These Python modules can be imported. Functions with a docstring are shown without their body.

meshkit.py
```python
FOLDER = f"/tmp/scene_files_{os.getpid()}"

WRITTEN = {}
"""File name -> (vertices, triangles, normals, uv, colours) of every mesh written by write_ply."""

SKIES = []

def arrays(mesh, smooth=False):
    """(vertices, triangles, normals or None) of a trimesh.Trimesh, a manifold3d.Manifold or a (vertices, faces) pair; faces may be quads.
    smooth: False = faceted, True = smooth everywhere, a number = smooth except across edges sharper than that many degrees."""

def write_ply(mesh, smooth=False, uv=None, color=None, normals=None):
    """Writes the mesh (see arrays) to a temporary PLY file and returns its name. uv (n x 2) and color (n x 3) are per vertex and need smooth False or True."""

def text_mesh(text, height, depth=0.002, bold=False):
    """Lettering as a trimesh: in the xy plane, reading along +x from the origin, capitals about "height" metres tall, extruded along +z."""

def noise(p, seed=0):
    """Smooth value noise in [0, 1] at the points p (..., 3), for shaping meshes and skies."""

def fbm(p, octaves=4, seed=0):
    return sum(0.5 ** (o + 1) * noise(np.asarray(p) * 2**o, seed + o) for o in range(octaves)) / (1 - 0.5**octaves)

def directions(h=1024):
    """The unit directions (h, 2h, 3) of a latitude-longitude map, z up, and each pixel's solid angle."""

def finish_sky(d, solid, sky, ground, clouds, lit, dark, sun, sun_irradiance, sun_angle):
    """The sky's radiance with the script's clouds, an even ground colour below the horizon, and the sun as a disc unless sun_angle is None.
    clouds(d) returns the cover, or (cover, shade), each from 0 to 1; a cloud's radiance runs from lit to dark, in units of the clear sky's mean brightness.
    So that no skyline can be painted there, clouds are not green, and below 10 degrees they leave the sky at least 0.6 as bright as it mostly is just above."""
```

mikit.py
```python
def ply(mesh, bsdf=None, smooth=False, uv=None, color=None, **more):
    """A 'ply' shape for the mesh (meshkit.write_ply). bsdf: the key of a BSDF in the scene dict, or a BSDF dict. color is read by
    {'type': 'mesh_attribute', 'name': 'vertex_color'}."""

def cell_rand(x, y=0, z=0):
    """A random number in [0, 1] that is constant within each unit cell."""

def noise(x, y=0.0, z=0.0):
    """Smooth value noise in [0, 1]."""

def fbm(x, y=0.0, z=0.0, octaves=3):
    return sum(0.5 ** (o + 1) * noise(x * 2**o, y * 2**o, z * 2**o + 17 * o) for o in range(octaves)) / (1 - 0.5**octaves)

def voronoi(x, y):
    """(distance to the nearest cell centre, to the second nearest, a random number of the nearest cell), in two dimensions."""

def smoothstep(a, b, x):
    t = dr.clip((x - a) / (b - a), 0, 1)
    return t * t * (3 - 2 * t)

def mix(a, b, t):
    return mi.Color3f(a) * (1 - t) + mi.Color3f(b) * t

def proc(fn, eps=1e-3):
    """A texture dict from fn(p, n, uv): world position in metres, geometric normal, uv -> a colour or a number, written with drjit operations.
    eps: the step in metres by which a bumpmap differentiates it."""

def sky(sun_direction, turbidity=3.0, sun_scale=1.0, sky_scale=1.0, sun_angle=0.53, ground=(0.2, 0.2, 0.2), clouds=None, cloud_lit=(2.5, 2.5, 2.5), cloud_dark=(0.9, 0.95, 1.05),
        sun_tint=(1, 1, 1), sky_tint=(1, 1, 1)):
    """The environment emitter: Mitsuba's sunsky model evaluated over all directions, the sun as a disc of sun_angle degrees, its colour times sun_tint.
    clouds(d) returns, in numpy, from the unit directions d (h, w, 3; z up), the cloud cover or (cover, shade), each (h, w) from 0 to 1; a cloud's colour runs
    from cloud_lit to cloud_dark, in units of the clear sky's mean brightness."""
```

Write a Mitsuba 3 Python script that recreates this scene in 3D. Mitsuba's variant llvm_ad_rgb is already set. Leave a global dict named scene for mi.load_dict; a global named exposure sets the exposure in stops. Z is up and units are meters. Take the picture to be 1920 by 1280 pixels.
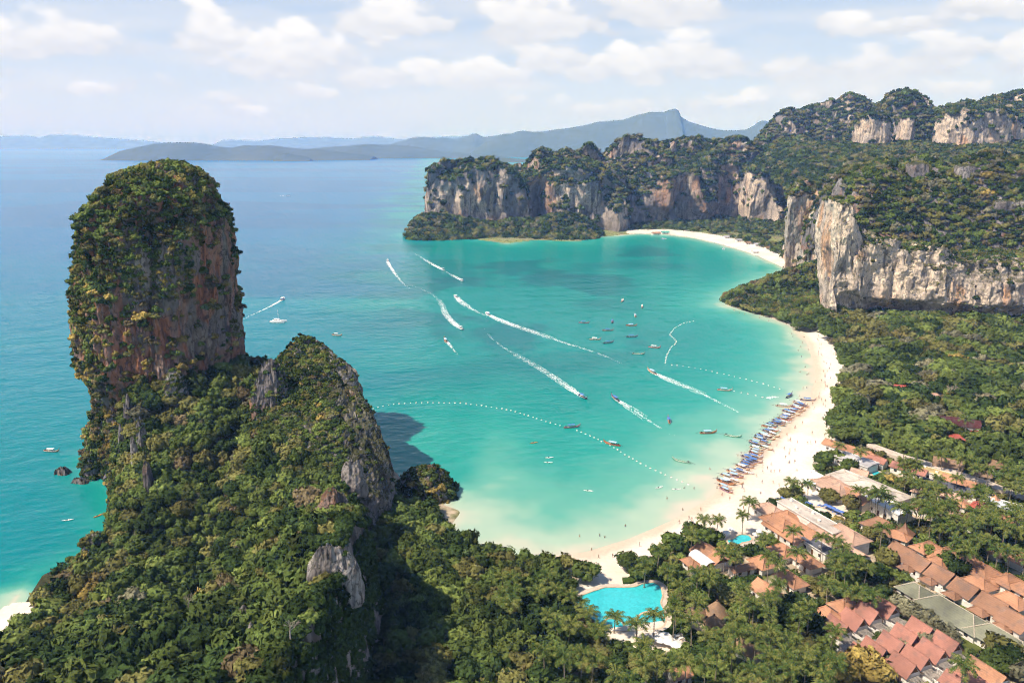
import math, numpy as np, trimesh, shapely
import drjit as dr
import mitsuba as mi
import mikit, meshkit
from scipy.interpolate import PchipInterpolator, RBFInterpolator
from mikit import proc, noise, fbm, smoothstep, mix, cell_rand

# ---------------------------------------------------------------- camera, sky, exposure
scene, labels = {}, {}
T4 = mi.ScalarTransform4f
EYE = np.array([0.0, 0.0, 150.0])
FPX = 1478.0                                   # focal length in pixels of the 1920 wide photograph
PITCH = math.atan(370.0 / FPX)                 # horizon at row 270 of 1280
SP, CP = math.sin(PITCH), math.cos(PITCH)
scene['camera'] = {'type': 'perspective', 'fov': math.degrees(2 * math.atan(960 / FPX)), 'fov_axis': 'x', 'near_clip': 1.0, 'far_clip': 2.0e5,
                   'to_world': T4().look_at(origin=EYE.tolist(), target=[0, 100 * CP, 150 - 100 * SP], up=[0, 0, 1]),
                   'medium': {'type': 'ref', 'id': 'air'}}
SUN_AZ, SUN_EL = math.radians(66.0), math.radians(54.0)   # azimuth measured from straight behind the camera towards the left
SUN = [-math.sin(SUN_AZ) * math.cos(SUN_EL), -math.cos(SUN_AZ) * math.cos(SUN_EL), math.sin(SUN_EL)]
exposure = 2.05


CUMULUS = [  # azimuth, elevation of the base, half width, height (degrees), thickness
    (-28.7, 5.6, 5.5, 2.2, 1.0), (-33.5, 5.6, 3.6, 2.1, 1.0), (-33, 2.1, 2.3, 0.9, 0.7), (-19.6, 6.4, 3.2, 2.2, 1.0), (-15, 5.1, 6.2, 2.9, 1.0), (-7.8, 4.2, 6.0, 1.7, 0.9), (-8.4, 7.7, 4.3, 2.4, 1.0),
    (1.5, 7.6, 6.0, 3.3, 1.0), (9.0, 8.6, 5.6, 2.5, 1.0), (3.0, 5.5, 3.4, 2.0, 1.0), (-2.3, 4.3, 5.4, 1.7, 1.0), (12.0, 5.0, 4.8, 2.6, 1.0), (7.2, 4.7, 7.5, 1.8, 0.9), (24, 7.0, 5.0, 1.3, 0.8),
    (31, 7.4, 4.6, 1.7, 0.9), (22.5, 4.7, 4.8, 1.7, 1.0), (28, 5.2, 4.0, 1.6, 1.0), (32.5, 4.6, 3.4, 1.9, 1.0), (19, 4.5, 4.0, 1.6, 0.9), (-27, 3.3, 2.0, 0.6, 0.6), (-14, 3.3, 3.6, 0.8, 0.6),
    (-28, 10.2, 4.6, 0.8, 0.8), (-16, 9.5, 2.0, 0.8, 0.6), (15, 2.4, 5.0, 1.0, 0.5), (5, 2.2, 6.0, 0.8, 0.5), (-20, 2.0, 6.0, 0.6, 0.4), (27, 3.0, 5.0, 1.0, 0.5)]
_rng = np.random.default_rng(4)
for _i in range(34):                                             # small broken ones low in the view
    CUMULUS.append((_rng.uniform(-36, 36), _rng.uniform(2.4, 7.0), _rng.uniform(0.8, 2.4), _rng.uniform(0.3, 0.9), _rng.uniform(0.35, 0.7)))
for _i in range(110):                                            # the same kind of sky all the way round
    _a = _rng.uniform(40, 320)
    CUMULUS.append((_a if _a < 180 else _a - 360, _rng.uniform(2, 9), _rng.uniform(2, 6), _rng.uniform(0.8, 2.6), _rng.uniform(0.5, 1)))
for _i in range(40):
    CUMULUS.append((_rng.uniform(-180, 180), _rng.uniform(11.5, 26), _rng.uniform(3, 8), _rng.uniform(1.0, 3.0), _rng.uniform(0.4, 0.9)))


def cloud_cover(d):
    """cumulus with flat feet in bands above the horizon, thin pale cloud low down"""
    az = np.degrees(np.arctan2(d[..., 0], d[..., 1]))
    el = np.degrees(np.arcsin(np.clip(d[..., 2], -1, 1)))
    rows = el[:, 0] < 34
    A, E, D = az[rows], el[rows], d[rows]
    q = D * np.array([1.25, 1.25, 2.0])
    warp = np.stack([meshkit.fbm(q * 14, 3, 1), meshkit.fbm(q * 14, 3, 2)], -1) - 0.5
    A2, E2 = A + warp[..., 0] * 3.6, E + warp[..., 1] * 1.5
    puff = meshkit.fbm(q * 26, 5, 7) - 0.5
    dens, shade = np.full(A.shape, -9.0), np.full(A.shape, 0.5)
    for a0, base, w, h, k in CUMULUS:
        da = (A2 - a0 + 180) % 360 - 180
        de = E2 - base
        up = np.where(de > 0, de / h, -de / (0.30 * h + 0.15))
        v = k * (1 - (da / w) ** 2 - up ** 2)
        sh = 0.80 - 0.85 * np.clip(de / h, 0, 1)
        on = v > dens
        shade, dens = np.where(on, sh, shade), np.where(on, v, dens)
    n = np.maximum(dens, -1.2) + 2.6 * puff
    c = np.clip((n - 0.03) / 0.58, 0, 1)
    c = c * c * (3 - 2 * c)
    thin = np.clip(meshkit.fbm(q * np.array([7, 7, 22]), 4, 9) * 2.4 - 0.95, 0, 1) * np.clip(E / 3, 0, 1) * np.clip(1.3 - E / 26, 0.1, 1)
    veil = 0.74 * np.exp(-np.maximum(E, 0) / 5.0) + 0.18 + 0.46 * thin
    veil = np.clip(veil, 0, 0.95)
    puff2 = meshkit.fbm(q * 60, 3, 15) - 0.5
    shade = np.clip(shade + 0.5 * (0.5 - c) + 0.75 * puff2 + 0.08, 0.0, 1)
    cover = 1 - (1 - 0.94 * c) * (1 - veil)
    sh = (shade * c + 0.50 * (1 - c) * veil) / np.maximum(c + (1 - c) * veil, 1e-3)
    C, S_ = np.zeros(el.shape), np.full(el.shape, 0.5)
    C[rows], S_[rows] = cover, sh
    return C, S_


scene['sky'] = mikit.sky(SUN, turbidity=3.0, clouds=cloud_cover, cloud_lit=(2.75, 2.68, 2.62), cloud_dark=(1.80, 1.84, 1.96), sky_tint=(1.14, 1.04, 0.98), sun_tint=(0.95, 1.0, 1.10), sun_scale=1.2)
labels['sky'] = {'label': 'pale blue sky with rows of white cumulus clouds', 'category': 'sky', 'kind': 'structure'}

scene['air'] = {'type': 'homogeneous', 'albedo': {'type': 'rgb', 'value': [0.80, 0.90, 0.995]}, 'sigma_t': {'type': 'rgb', 'value': [2.8e-5, 4.4e-5, 8.6e-5]}}


# ---------------------------------------------------------------- from the photograph to the ground
def ratio(v):
    b = (v - 640.0) / FPX
    return (-SP - b * CP) / (CP - b * SP)


def at(u, v, z=0.0):
    """the point at height z seen at pixel u, v of the photograph"""
    a, b = (u - 960.0) / FPX, (v - 640.0) / FPX
    t = (z - EYE[2]) / (-SP - b * CP)
    return np.array([a * t, (CP - b * SP) * t, z])


def aty(u, v, y):
    """the point at distance y (metres ahead) seen at pixel u, v"""
    a, b = (u - 960.0) / FPX, (v - 640.0) / FPX
    t = y / (CP - b * SP)
    return np.array([a * t, y, EYE[2] + (-SP - b * CP) * t])


def pix(p):
    p = np.asarray(p, float) - EYE
    f = p[..., 1] * CP - p[..., 2] * SP
    return 960 + FPX * p[..., 0] / f, 640 - FPX * (p[..., 1] * SP + p[..., 2] * CP) / f, f


def tag(key, label, category, group=None, kind=None):
    labels[key] = {'label': label, 'category': category}
    if group:
        labels[key]['group'] = group
    if kind:
        labels[key]['kind'] = kind


used = {}


def numbered(name):
    n = used.get(name, 0)
    used[name] = n + 1
    return name if n == 0 else f'{name}_{n:03d}'


def poly(pts, z=0.0):
    return np.array([at(u, v, z)[:2] for u, v in pts])


def smooth_line(p, step):
    p = np.asarray(p, float)
    s = np.r_[0, np.cumsum(np.linalg.norm(np.diff(p, axis=0), axis=1))]
    f = PchipInterpolator(s, p, axis=0)
    return f(np.linspace(0, s[-1], max(2, int(s[-1] / step) + 1)))


# ---------------------------------------------------------------- coastlines (photograph pixels on the water level)
RAILAY = [(728, 872), (760, 905), (800, 935), (864, 958), (845, 985), (838, 1002), (880, 1022), (940, 1040), (1020, 1046), (1100, 1036), (1180, 1012), (1260, 978), (1325, 940),
          (1368, 905), (1410, 868), (1450, 828), (1490, 782), (1520, 748), (1530, 715), (1528, 680), (1514, 640), (1490, 610), (1440, 594), (1400, 584), (1368, 573), (1374, 558)]
TONSAI = [(1480, 506), (1440, 487), (1400, 472), (1350, 457), (1300, 446), (1250, 439), (1190, 438), (1130, 444), (1080, 453), (1010, 450), (950, 456), (900, 450), (880, 443), (800, 442), (764, 439)]
WEST = [(-120, 1260), (0, 1165), (24, 1130), (60, 1075), (120, 1050), (180, 1040), (203, 1000), (206, 945), (207, 915)]
shore_r, shore_t, shore_w = poly(RAILAY), poly(TONSAI), poly(WEST)
back_w = np.array([[-196, 338], [-212, 362], [-208, 398], [-190, 425], [-150, 415], [-110, 405], [-78, 392], [-62, 372]])
COAST = np.vstack([shore_w, back_w, shore_r, shore_t, [[-185, 1340], [-150, 1480], [-20, 1700], [120, 2300]]])
LAND = shapely.Polygon(np.vstack([COAST, [[900, 2600], [2600, 2600], [2600, -100], [-260, -100]]])).buffer(0)
COASTLINE = shapely.LineString(COAST)


# ---------------------------------------------------------------- materials
def bsdf(key, d):
    scene[key] = d
    return key


def matte(key, fn, rough=None, bump=None, scale=1.0, eps=0.05, spec=0.3):
    tex = proc(fn) if callable(fn) else {'type': 'rgb', 'value': list(fn)}
    inner = {'type': 'diffuse', 'reflectance': tex} if rough is None else {'type': 'principled', 'base_color': tex, 'roughness': rough, 'specular': spec}
    if bump is not None:
        inner = {'type': 'bumpmap', 'arbitrary': proc(bump, eps=eps), 'scale': scale, 'bsdf': inner}
    return bsdf(key, {'type': 'twosided', 'bsdf': inner})


def rock_fn(grey, pale, stain, dark, k_pale, k_stain, k_dark, sc=1.0):
    def fn(p, n, uv):
        x, y, z = p.x * sc, p.y * sc, p.z * sc
        wob = noise(x * 0.11, y * 0.11, z * 0.06) * 3.0
        streak = fbm((x + wob) * 0.42, (y + wob) * 0.42, z * 0.035, 4)
        fine = fbm(x * 1.3, y * 1.3, z * 0.5, 4)
        patch = fbm(x * 0.045 + 7, y * 0.045, z * 0.04, 4)
        patch2 = fbm(x * 0.07, y * 0.07 + 31, z * 0.03 + 5, 4)
        c = mix(grey, pale, smoothstep(0.52 - k_pale, 0.66 - k_pale, 0.7 * patch + 0.3 * streak))
        c = mix(c, stain, smoothstep(0.60 - k_stain, 0.70 - k_stain, patch2) * (0.35 + 0.65 * smoothstep(0.40, 0.62, streak)))
        c = mix(c, dark, smoothstep(0.55 - k_dark, 0.72 - k_dark, streak) * 0.75)
        crack = 1 - dr.abs(2 * fbm(x * 0.5 + wob, y * 0.5, z * 0.16 + 3, 3) - 1)
        c = mix(c, dark, smoothstep(0.93, 0.985, crack) * 0.7)
        hole = fbm(x * 0.30 + 50, y * 0.30, z * 0.20, 3)
        c = mix(c, dark, smoothstep(0.66, 0.74, hole) * 0.75)
        c = mix(c, [0.045, 0.05, 0.02], smoothstep(0.25, 0.75, n.z) * 0.9)
        return c * (0.62 + 0.76 * fine)
    return fn


def rock_bump(sc=1.0):
    def fn(p, n, uv):
        x, y, z = p.x * sc, p.y * sc, p.z * sc
        return fbm(x * 0.8, y * 0.8, z * 0.14, 3) + 0.55 * fbm(x * 0.9, y * 0.9, z * 0.7, 3)
    return fn


ROCK_BUMP, ROCK_BUMP_FAR = rock_bump(1.0), rock_bump(0.4)
matte('rock_tower', rock_fn([0.21, 0.175, 0.155], [0.42, 0.34, 0.27], [0.42, 0.155, 0.07], [0.055, 0.045, 0.042], 0.02, 0.22, 0.05), bump=ROCK_BUMP, scale=1.6, eps=0.15)
matte('rock_hill', rock_fn([0.20, 0.18, 0.175], [0.36, 0.33, 0.31], [0.36, 0.17, 0.09], [0.06, 0.055, 0.058], 0.04, 0.0, 0.08), bump=ROCK_BUMP, scale=1.6, eps=0.15)
matte('rock_headland', rock_fn([0.25, 0.22, 0.205], [0.54, 0.45, 0.36], [0.46, 0.27, 0.16], [0.08, 0.072, 0.07], 0.08, 0.05, 0.04, 0.45), bump=ROCK_BUMP_FAR, scale=4.0, eps=0.4)
matte('rock_pale', rock_fn([0.44, 0.375, 0.32], [0.66, 0.54, 0.42], [0.56, 0.32, 0.18], [0.13, 0.115, 0.11], 0.10, 0.05, 0.02, 0.55), bump=ROCK_BUMP_FAR, scale=3.0, eps=0.4)


def soil_fn(p, n, uv):
    a = fbm(p.x * 0.09, p.y * 0.09, 0, 4)
    b = fbm(p.x * 0.5, p.y * 0.5, p.z * 0.5, 3)
    c = mix([0.055, 0.065, 0.022], [0.13, 0.11, 0.05], smoothstep(0.4, 0.65, a))
    return c * (0.6 + 0.8 * b)


matte('undergrowth', soil_fn)


def near_line(pts):
    """distance from p to a polyline, for materials"""
    seg = [(tuple(map(float, a)), tuple(map(float, b - a))) for a, b in zip(pts[:-1], pts[1:])]

    def f(p):
        best = mi.Float(1e9)
        for (ax, ay), (dx, dy) in seg:
            t = dr.clip(((p.x - ax) * dx + (p.y - ay) * dy) / (dx * dx + dy * dy), 0, 1)
            best = dr.minimum(best, dr.square(p.x - ax - t * dx) + dr.square(p.y - ay - t * dy))
        return dr.sqrt(best)
    return f


coarse = np.array(shapely.LineString(COAST[:-3]).simplify(3.0).coords)
shore_distance = near_line(coarse)
d_beach = near_line(np.array(shapely.LineString(shore_r[5:-2]).simplify(1.5).coords))

# ---------------------------------------------------------------- the sea
MOUTH_A, MOUTH_B = at(772, 450)[:2], at(700, 800)[:2]        # line between the sheltered bay and the open sea


def sea_fn(p, n, uv):
    x, y = p.x, p.y
    wob = fbm(x * 0.012, y * 0.012, 0, 4) - 0.5
    wob2 = fbm(x * 0.05, y * 0.05, 3, 3) - 0.5
    d = shore_distance(p)
    slow = dr.lerp(mi.Float(0.85), mi.Float(1.9), smoothstep(330, 620, y))      # the bay shelves gently at its near end
    slow = dr.lerp(slow, mi.Float(3.2), smoothstep(-40, -110, x) * smoothstep(700, 420, y))
    e = d * slow * (1 + 0.5 * wob) + 26 * wob2
    dx, dy = MOUTH_B - MOUTH_A
    side = ((y - MOUTH_A[1]) * dx - (x - MOUTH_A[0]) * dy) / math.hypot(dx, dy)   # > 0 in the bay
    out = smoothstep(40, -150, side + 190 * wob)
    far = smoothstep(350, 2200, y - 1.2 * x + 500 * wob)
    rocky = dr.maximum(smoothstep(-60, -100, x) * smoothstep(240, 252, y), smoothstep(1200, 1280, y) * smoothstep(190, 120, x))
    rocky = dr.maximum(rocky, smoothstep(-8, -30, x) * smoothstep(322, 340, y) * 0.8)
    e = e + 60 * rocky
    c = mix([0.50, 0.46, 0.37], [0.32, 0.44, 0.34], smoothstep(-3, 7, e))
    c = mix(c, [0.10, 0.33, 0.26], smoothstep(5, 30, e))
    c = mix(c, [0.016, 0.25, 0.208], smoothstep(22, 70, e))
    c = mix(c, [0.001, 0.205, 0.178], smoothstep(55, 130, e))
    deep = mix([0.001, 0.140, 0.140], [0.001, 0.182, 0.168], smoothstep(-0.10, 0.12, fbm(x * 0.006 + 4, y * 0.012, 2, 3) - 0.5))
    c = mix(c, deep, smoothstep(90, 260, e))
    # weed beds on the bottom of the bay
    bed = smoothstep(0.56, 0.68, fbm(x * 0.010 + 31, y * 0.008, 9, 4)) * smoothstep(70, 140, d) * (1 - out)
    c = mix(c, [0.004, 0.090, 0.110], bed * 0.6)
    open_sea = mix([0.0, 0.168, 0.196], [0.001, 0.098, 0.208], far)
    open_sea = mix(open_sea, [0.012, 0.070, 0.160], smoothstep(0.46, 0.60, fbm(x * 0.0012, y * 0.003, 5, 4)) * 0.5)
    coast = smoothstep(20, 130, e)
    return mix(c, open_sea, out * coast)


def sea_bump(p, n, uv):
    x, y = p.x, p.y
    big = fbm(x * 0.035 + y * 0.02, y * 0.06 - x * 0.02, 1, 3)
    chop = fbm(x * 0.16 + y * 0.10, y * 0.30 - x * 0.10, 2, 4)
    return (1.1 * big + 0.5 * chop)


bsdf('water', {'type': 'twosided', 'bsdf': {'type': 'bumpmap', 'arbitrary': proc(sea_bump, eps=0.4), 'scale': 0.9, 'bsdf': {
    'type': 'principled', 'base_color': proc(sea_fn), 'roughness': 0.18, 'specular': 0.13}}})
S = 60000.0
gx = np.concatenate([[-S, -20000, -6000], np.arange(-2000, 2001, 400), [6000, 20000, S]])
gy = np.concatenate([[-4000, -1000], np.arange(0, 4001, 400), [8000, 20000, 40000, S]])
X, Y = np.meshgrid(gx, gy, indexing='ij')
ii, jj = np.meshgrid(np.arange(len(gx) - 1), np.arange(len(gy) - 1), indexing='ij')


def grid_faces(ni, nj):
    i, j = np.meshgrid(np.arange(ni - 1), np.arange(nj - 1), indexing='ij')
    a = (i * nj + j).ravel()
    return np.stack([a, a + nj, a + nj + 1, a + 1], 1)


scene['sea'] = mikit.ply((np.stack([X, Y, X * 0], -1).reshape(-1, 3), grid_faces(len(gx), len(gy))), 'water')
tag('sea', 'turquoise bay water turning blue towards the open sea', 'sea', kind='structure')


# ---------------------------------------------------------------- low land: sand and ground
TREELINE = [(838, 985), (858, 1003), (905, 1026), (950, 1040), (1000, 1052), (1060, 1052), (1112, 1062), (1118, 1085), (1150, 1092), (1160, 1052), (1215, 1034), (1245, 1012), (1290, 992), (1345, 985), (1400, 962),
            (1445, 940), (1490, 912), (1512, 885), (1530, 850), (1562, 825), (1566, 780), (1574, 740), (1586, 708), (1588, 680), (1566, 650), (1540, 615), (1495, 603)]
tree_line = poly(TREELINE, 1.5)
BEACH = shapely.Polygon(np.vstack([shore_r[5:-3], tree_line[::-1]])).buffer(0)
TREE_T = poly([(1480, 503), (1440, 478), (1400, 461), (1350, 446), (1300, 438), (1250, 433), (1190, 434)], 1.0)
BEACH_T = shapely.Polygon(np.vstack([shore_t[:7], TREE_T[::-1]])).buffer(0)
CLIFF_FOOT = shapely.LineString([at(1480, 520, 8)[:2], at(1555, 588, 14)[:2], at(1740, 600, 16)[:2], at(1920, 610, 16)[:2], at(2250, 640, 16)[:2]])


def land_height(x, y):
    pts = shapely.points(x, y)
    inside = shapely.contains_xy(LAND, x, y)
    d = shapely.distance(COASTLINE, pts) * np.where(inside, 1, -1)
    h = np.where(d < 22, 0.075 * d, 1.65 + 0.012 * (d - 22))
    h = np.minimum(h, 4.5)
    c = shapely.distance(CLIFF_FOOT, pts)
    h = h + 5.0 * np.clip(1 - c / 90.0, 0, 1) ** 1.5 * np.clip(d / 40, 0, 1)
    return np.where(d < 0, np.maximum(d * 0.06, -1.0), h)


def sand_fn(p, n, uv):
    a = fbm(p.x * 0.06, p.y * 0.06, 0, 4)
    b = fbm(p.x * 1.1, p.y * 1.1, 0, 3)
    wet = smoothstep(9.0, 1.5, d_beach(p) + 5 * (a - 0.5)) * smoothstep(1.6, 0.2, p.z)
    c = mix([0.66, 0.575, 0.48], [0.72, 0.645, 0.56], smoothstep(0.35, 0.65, a))
    c = mix(c, [0.52, 0.42, 0.32], wet * 0.85)
    return c * (0.90 + 0.2 * b)


def ground_fn(p, n, uv):
    a = fbm(p.x * 0.07, p.y * 0.07, 0, 4)
    b = fbm(p.x * 0.6, p.y * 0.6, 0, 3)
    c = mix([0.40, 0.33, 0.24], [0.10, 0.12, 0.035], smoothstep(0.40, 0.56, a))
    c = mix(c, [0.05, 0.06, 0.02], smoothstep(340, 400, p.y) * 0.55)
    c = mix(c, [0.24, 0.27, 0.10], smoothstep(900, 1000, p.y) * 0.9 * smoothstep(0.35, 0.6, b * 0.6 + a * 0.4))
    return c * (0.6 + 0.8 * b)


matte('sand', sand_fn)
matte('earth', ground_fn)


def sheet(key, x0, x1, y0, y1, step, keep, mat, lift=0.0):
    xs, ys = np.arange(x0, x1 + step, step), np.arange(y0, y1 + step, step)
    X, Y = np.meshgrid(xs, ys, indexing='ij')
    Z = land_height(X.ravel(), Y.ravel()) + lift
    f = grid_faces(len(xs), len(ys))
    cx, cy = X.ravel()[f].mean(1), Y.ravel()[f].mean(1)
    f = f[keep(cx, cy) & (Z[f].max(1) > -0.9)]
    used_v, inv = np.unique(f, return_inverse=True)
    v = np.stack([X.ravel(), Y.ravel(), Z], 1)[used_v]
    scene[key] = mikit.ply((v, inv.reshape(f.shape)), mat, smooth=True)


BEACH_WIDE = BEACH.buffer(5.0)
sheet('beach', -60, 420, 150, 780, 1.5, lambda x, y: shapely.contains_xy(BEACH_WIDE, x, y), 'sand', 0.05)
tag('beach', 'curved beach of pale sand along the bay', 'beach', kind='structure')
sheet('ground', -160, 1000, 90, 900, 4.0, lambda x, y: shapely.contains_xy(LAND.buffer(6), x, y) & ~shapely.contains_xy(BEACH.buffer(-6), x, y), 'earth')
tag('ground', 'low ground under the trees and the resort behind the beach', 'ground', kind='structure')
sheet('far_ground', -200, 1400, 896, 2300, 12.0, lambda x, y: shapely.contains_xy(LAND, x, y) & ~shapely.contains_xy(BEACH_T.buffer(7), x, y), 'earth')
tag('far_ground', 'flat green land behind the far beach', 'ground', kind='structure')
sheet('far_beach', 150, 420, 900, 1480, 3.0, lambda x, y: shapely.contains_xy(BEACH_T.buffer(14), x, y) & shapely.contains_xy(LAND.buffer(2), x, y), 'sand', 0.5)
tag('far_beach', 'narrow strip of sand on the far shore of the bay', 'beach', kind='structure')
wb = shapely.Polygon([at(u, v)[:2] for u, v in [(-150, 1240), (0, 1158), (22, 1142), (40, 1140), (40, 1190), (-60, 1300)]])
sheet('small_beach', -300, -100, 120, 300, 1.5, lambda x, y: shapely.contains_xy(wb.buffer(3), x, y), 'sand', 0.6)
tag('small_beach', 'patch of sand at the left edge below the jungle slope', 'beach', kind='structure')


# ---------------------------------------------------------------- rock masses
SURFACES = {}                       # key -> (vertices, faces) for the plants that grow on them


def rock(key, v, f, mat, smooth=35):
    SURFACES[key] = (v, np.vstack([f[:, [0, 1, 2]], f[:, [0, 2, 3]]]) if f.shape[1] == 4 else f)
    scene[key] = mikit.ply((v, f), mat, smooth=smooth)


def flutes(p, sc, seed):
    """limestone relief: vertical ribs, hollows and ledges, about -0.5..0.5"""
    a = meshkit.fbm(np.stack([p[:, 0] / (9 * sc), p[:, 1] / (9 * sc), p[:, 2] / (40 * sc)], 1) + seed, 4, seed)
    b = meshkit.fbm(p / (13 * sc) + seed * 3, 4, seed + 7)
    r = 1 - 2 * np.abs(meshkit.fbm(np.stack([p[:, 0] / (5 * sc), p[:, 1] / (5 * sc), p[:, 2] / (60 * sc)], 1), 3, seed + 3) - 0.5)
    s = 1 - 2 * np.abs(meshkit.fbm(np.stack([p[:, 0] / (2.3 * sc), p[:, 1] / (2.3 * sc), p[:, 2] / (26 * sc)], 1) + 5, 3, seed + 5) - 0.5)
    return 0.9 * (a - 0.5) + 0.8 * (b - 0.5) + 0.45 * (r - 0.75) + 0.30 * (s - 0.75)


def karst(key, rows, nth, nz, amp, mat, seed, sc=1.0, power=2.3, big=None, jag=0.0):
    """a free standing rock: rows of (z, x left, x right, y front, y back) from the foot up"""
    R = np.array(rows, float)
    zs = np.r_[R[:, 0]]
    arc = np.r_[0, np.cumsum(np.hypot(np.diff(zs), np.diff(R[:, 2] - R[:, 1]) / 2))]
    t = np.linspace(0, arc[-1], nz)
    C = PchipInterpolator(arc, R, axis=0)(t)
    th = np.linspace(0, 2 * np.pi, nth, endpoint=False)
    c, s = np.cos(th), np.sin(th)
    q = (np.abs(c) ** power + np.abs(s) ** power) ** (-1 / power)
    cx, cy = (C[:, 1] + C[:, 2]) / 2, (C[:, 3] + C[:, 4]) / 2
    rx, ry = (C[:, 2] - C[:, 1]) / 2, (C[:, 4] - C[:, 3]) / 2
    P = np.stack([cx[:, None] + rx[:, None] * (c * q), cy[:, None] + ry[:, None] * (s * q), np.repeat(C[:, :1], nth, 1)], -1)
    flat = P.reshape(-1, 3)
    n = flutes(flat, sc, seed)
    if big is not None:
        n = n + big * (meshkit.fbm(np.stack([flat[:, 0] / (24 * sc), flat[:, 1] / (24 * sc), flat[:, 2] / (90 * sc)], 1), 3, seed + 19) - 0.5)
    rel = np.minimum(1, np.repeat(np.minimum(rx, ry), nth) / (amp * 4 + 1e-6))
    out = np.stack([np.tile(c, nz), np.tile(s, nz), np.repeat(np.clip((t - 0.55 * t[-1]) / (0.45 * t[-1]), 0, 1) * 0.6, nth)], 1)
    flat = flat + out * (n * amp * 2 * rel)[:, None]
    if jag:
        t_ = np.repeat(np.clip(t / t[-1], 0, 1), nth)
        w_ = 1 - 2 * np.abs(meshkit.fbm(np.stack([flat[:, 0] / (3.2 * sc * 2), flat[:, 1] / (3.2 * sc * 2), flat[:, 2] * 0], 1) + seed, 3, seed + 77) - 0.5)
        flat[:, 2] += jag * 2.2 * (w_ - 0.72) * t_ ** 1.5
    j = np.arange(nth)
    f = np.concatenate([np.stack([i * nth + j, i * nth + (j + 1) % nth, (i + 1) * nth + (j + 1) % nth, (i + 1) * nth + j], 1) for i in range(nz - 1)])
    top = len(flat)
    flat = np.vstack([flat, flat[-nth:].mean(0)])
    fan = np.stack([(nz - 1) * nth + j, (nz - 1) * nth + (j + 1) % nth, j * 0 + top, j * 0 + top], 1)
    f = np.vstack([f, fan])
    f = np.vstack([f[:, [0, 1, 2]], f[:-nth][:, [0, 2, 3]]])
    rock(key, flat, f, mat)


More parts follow.
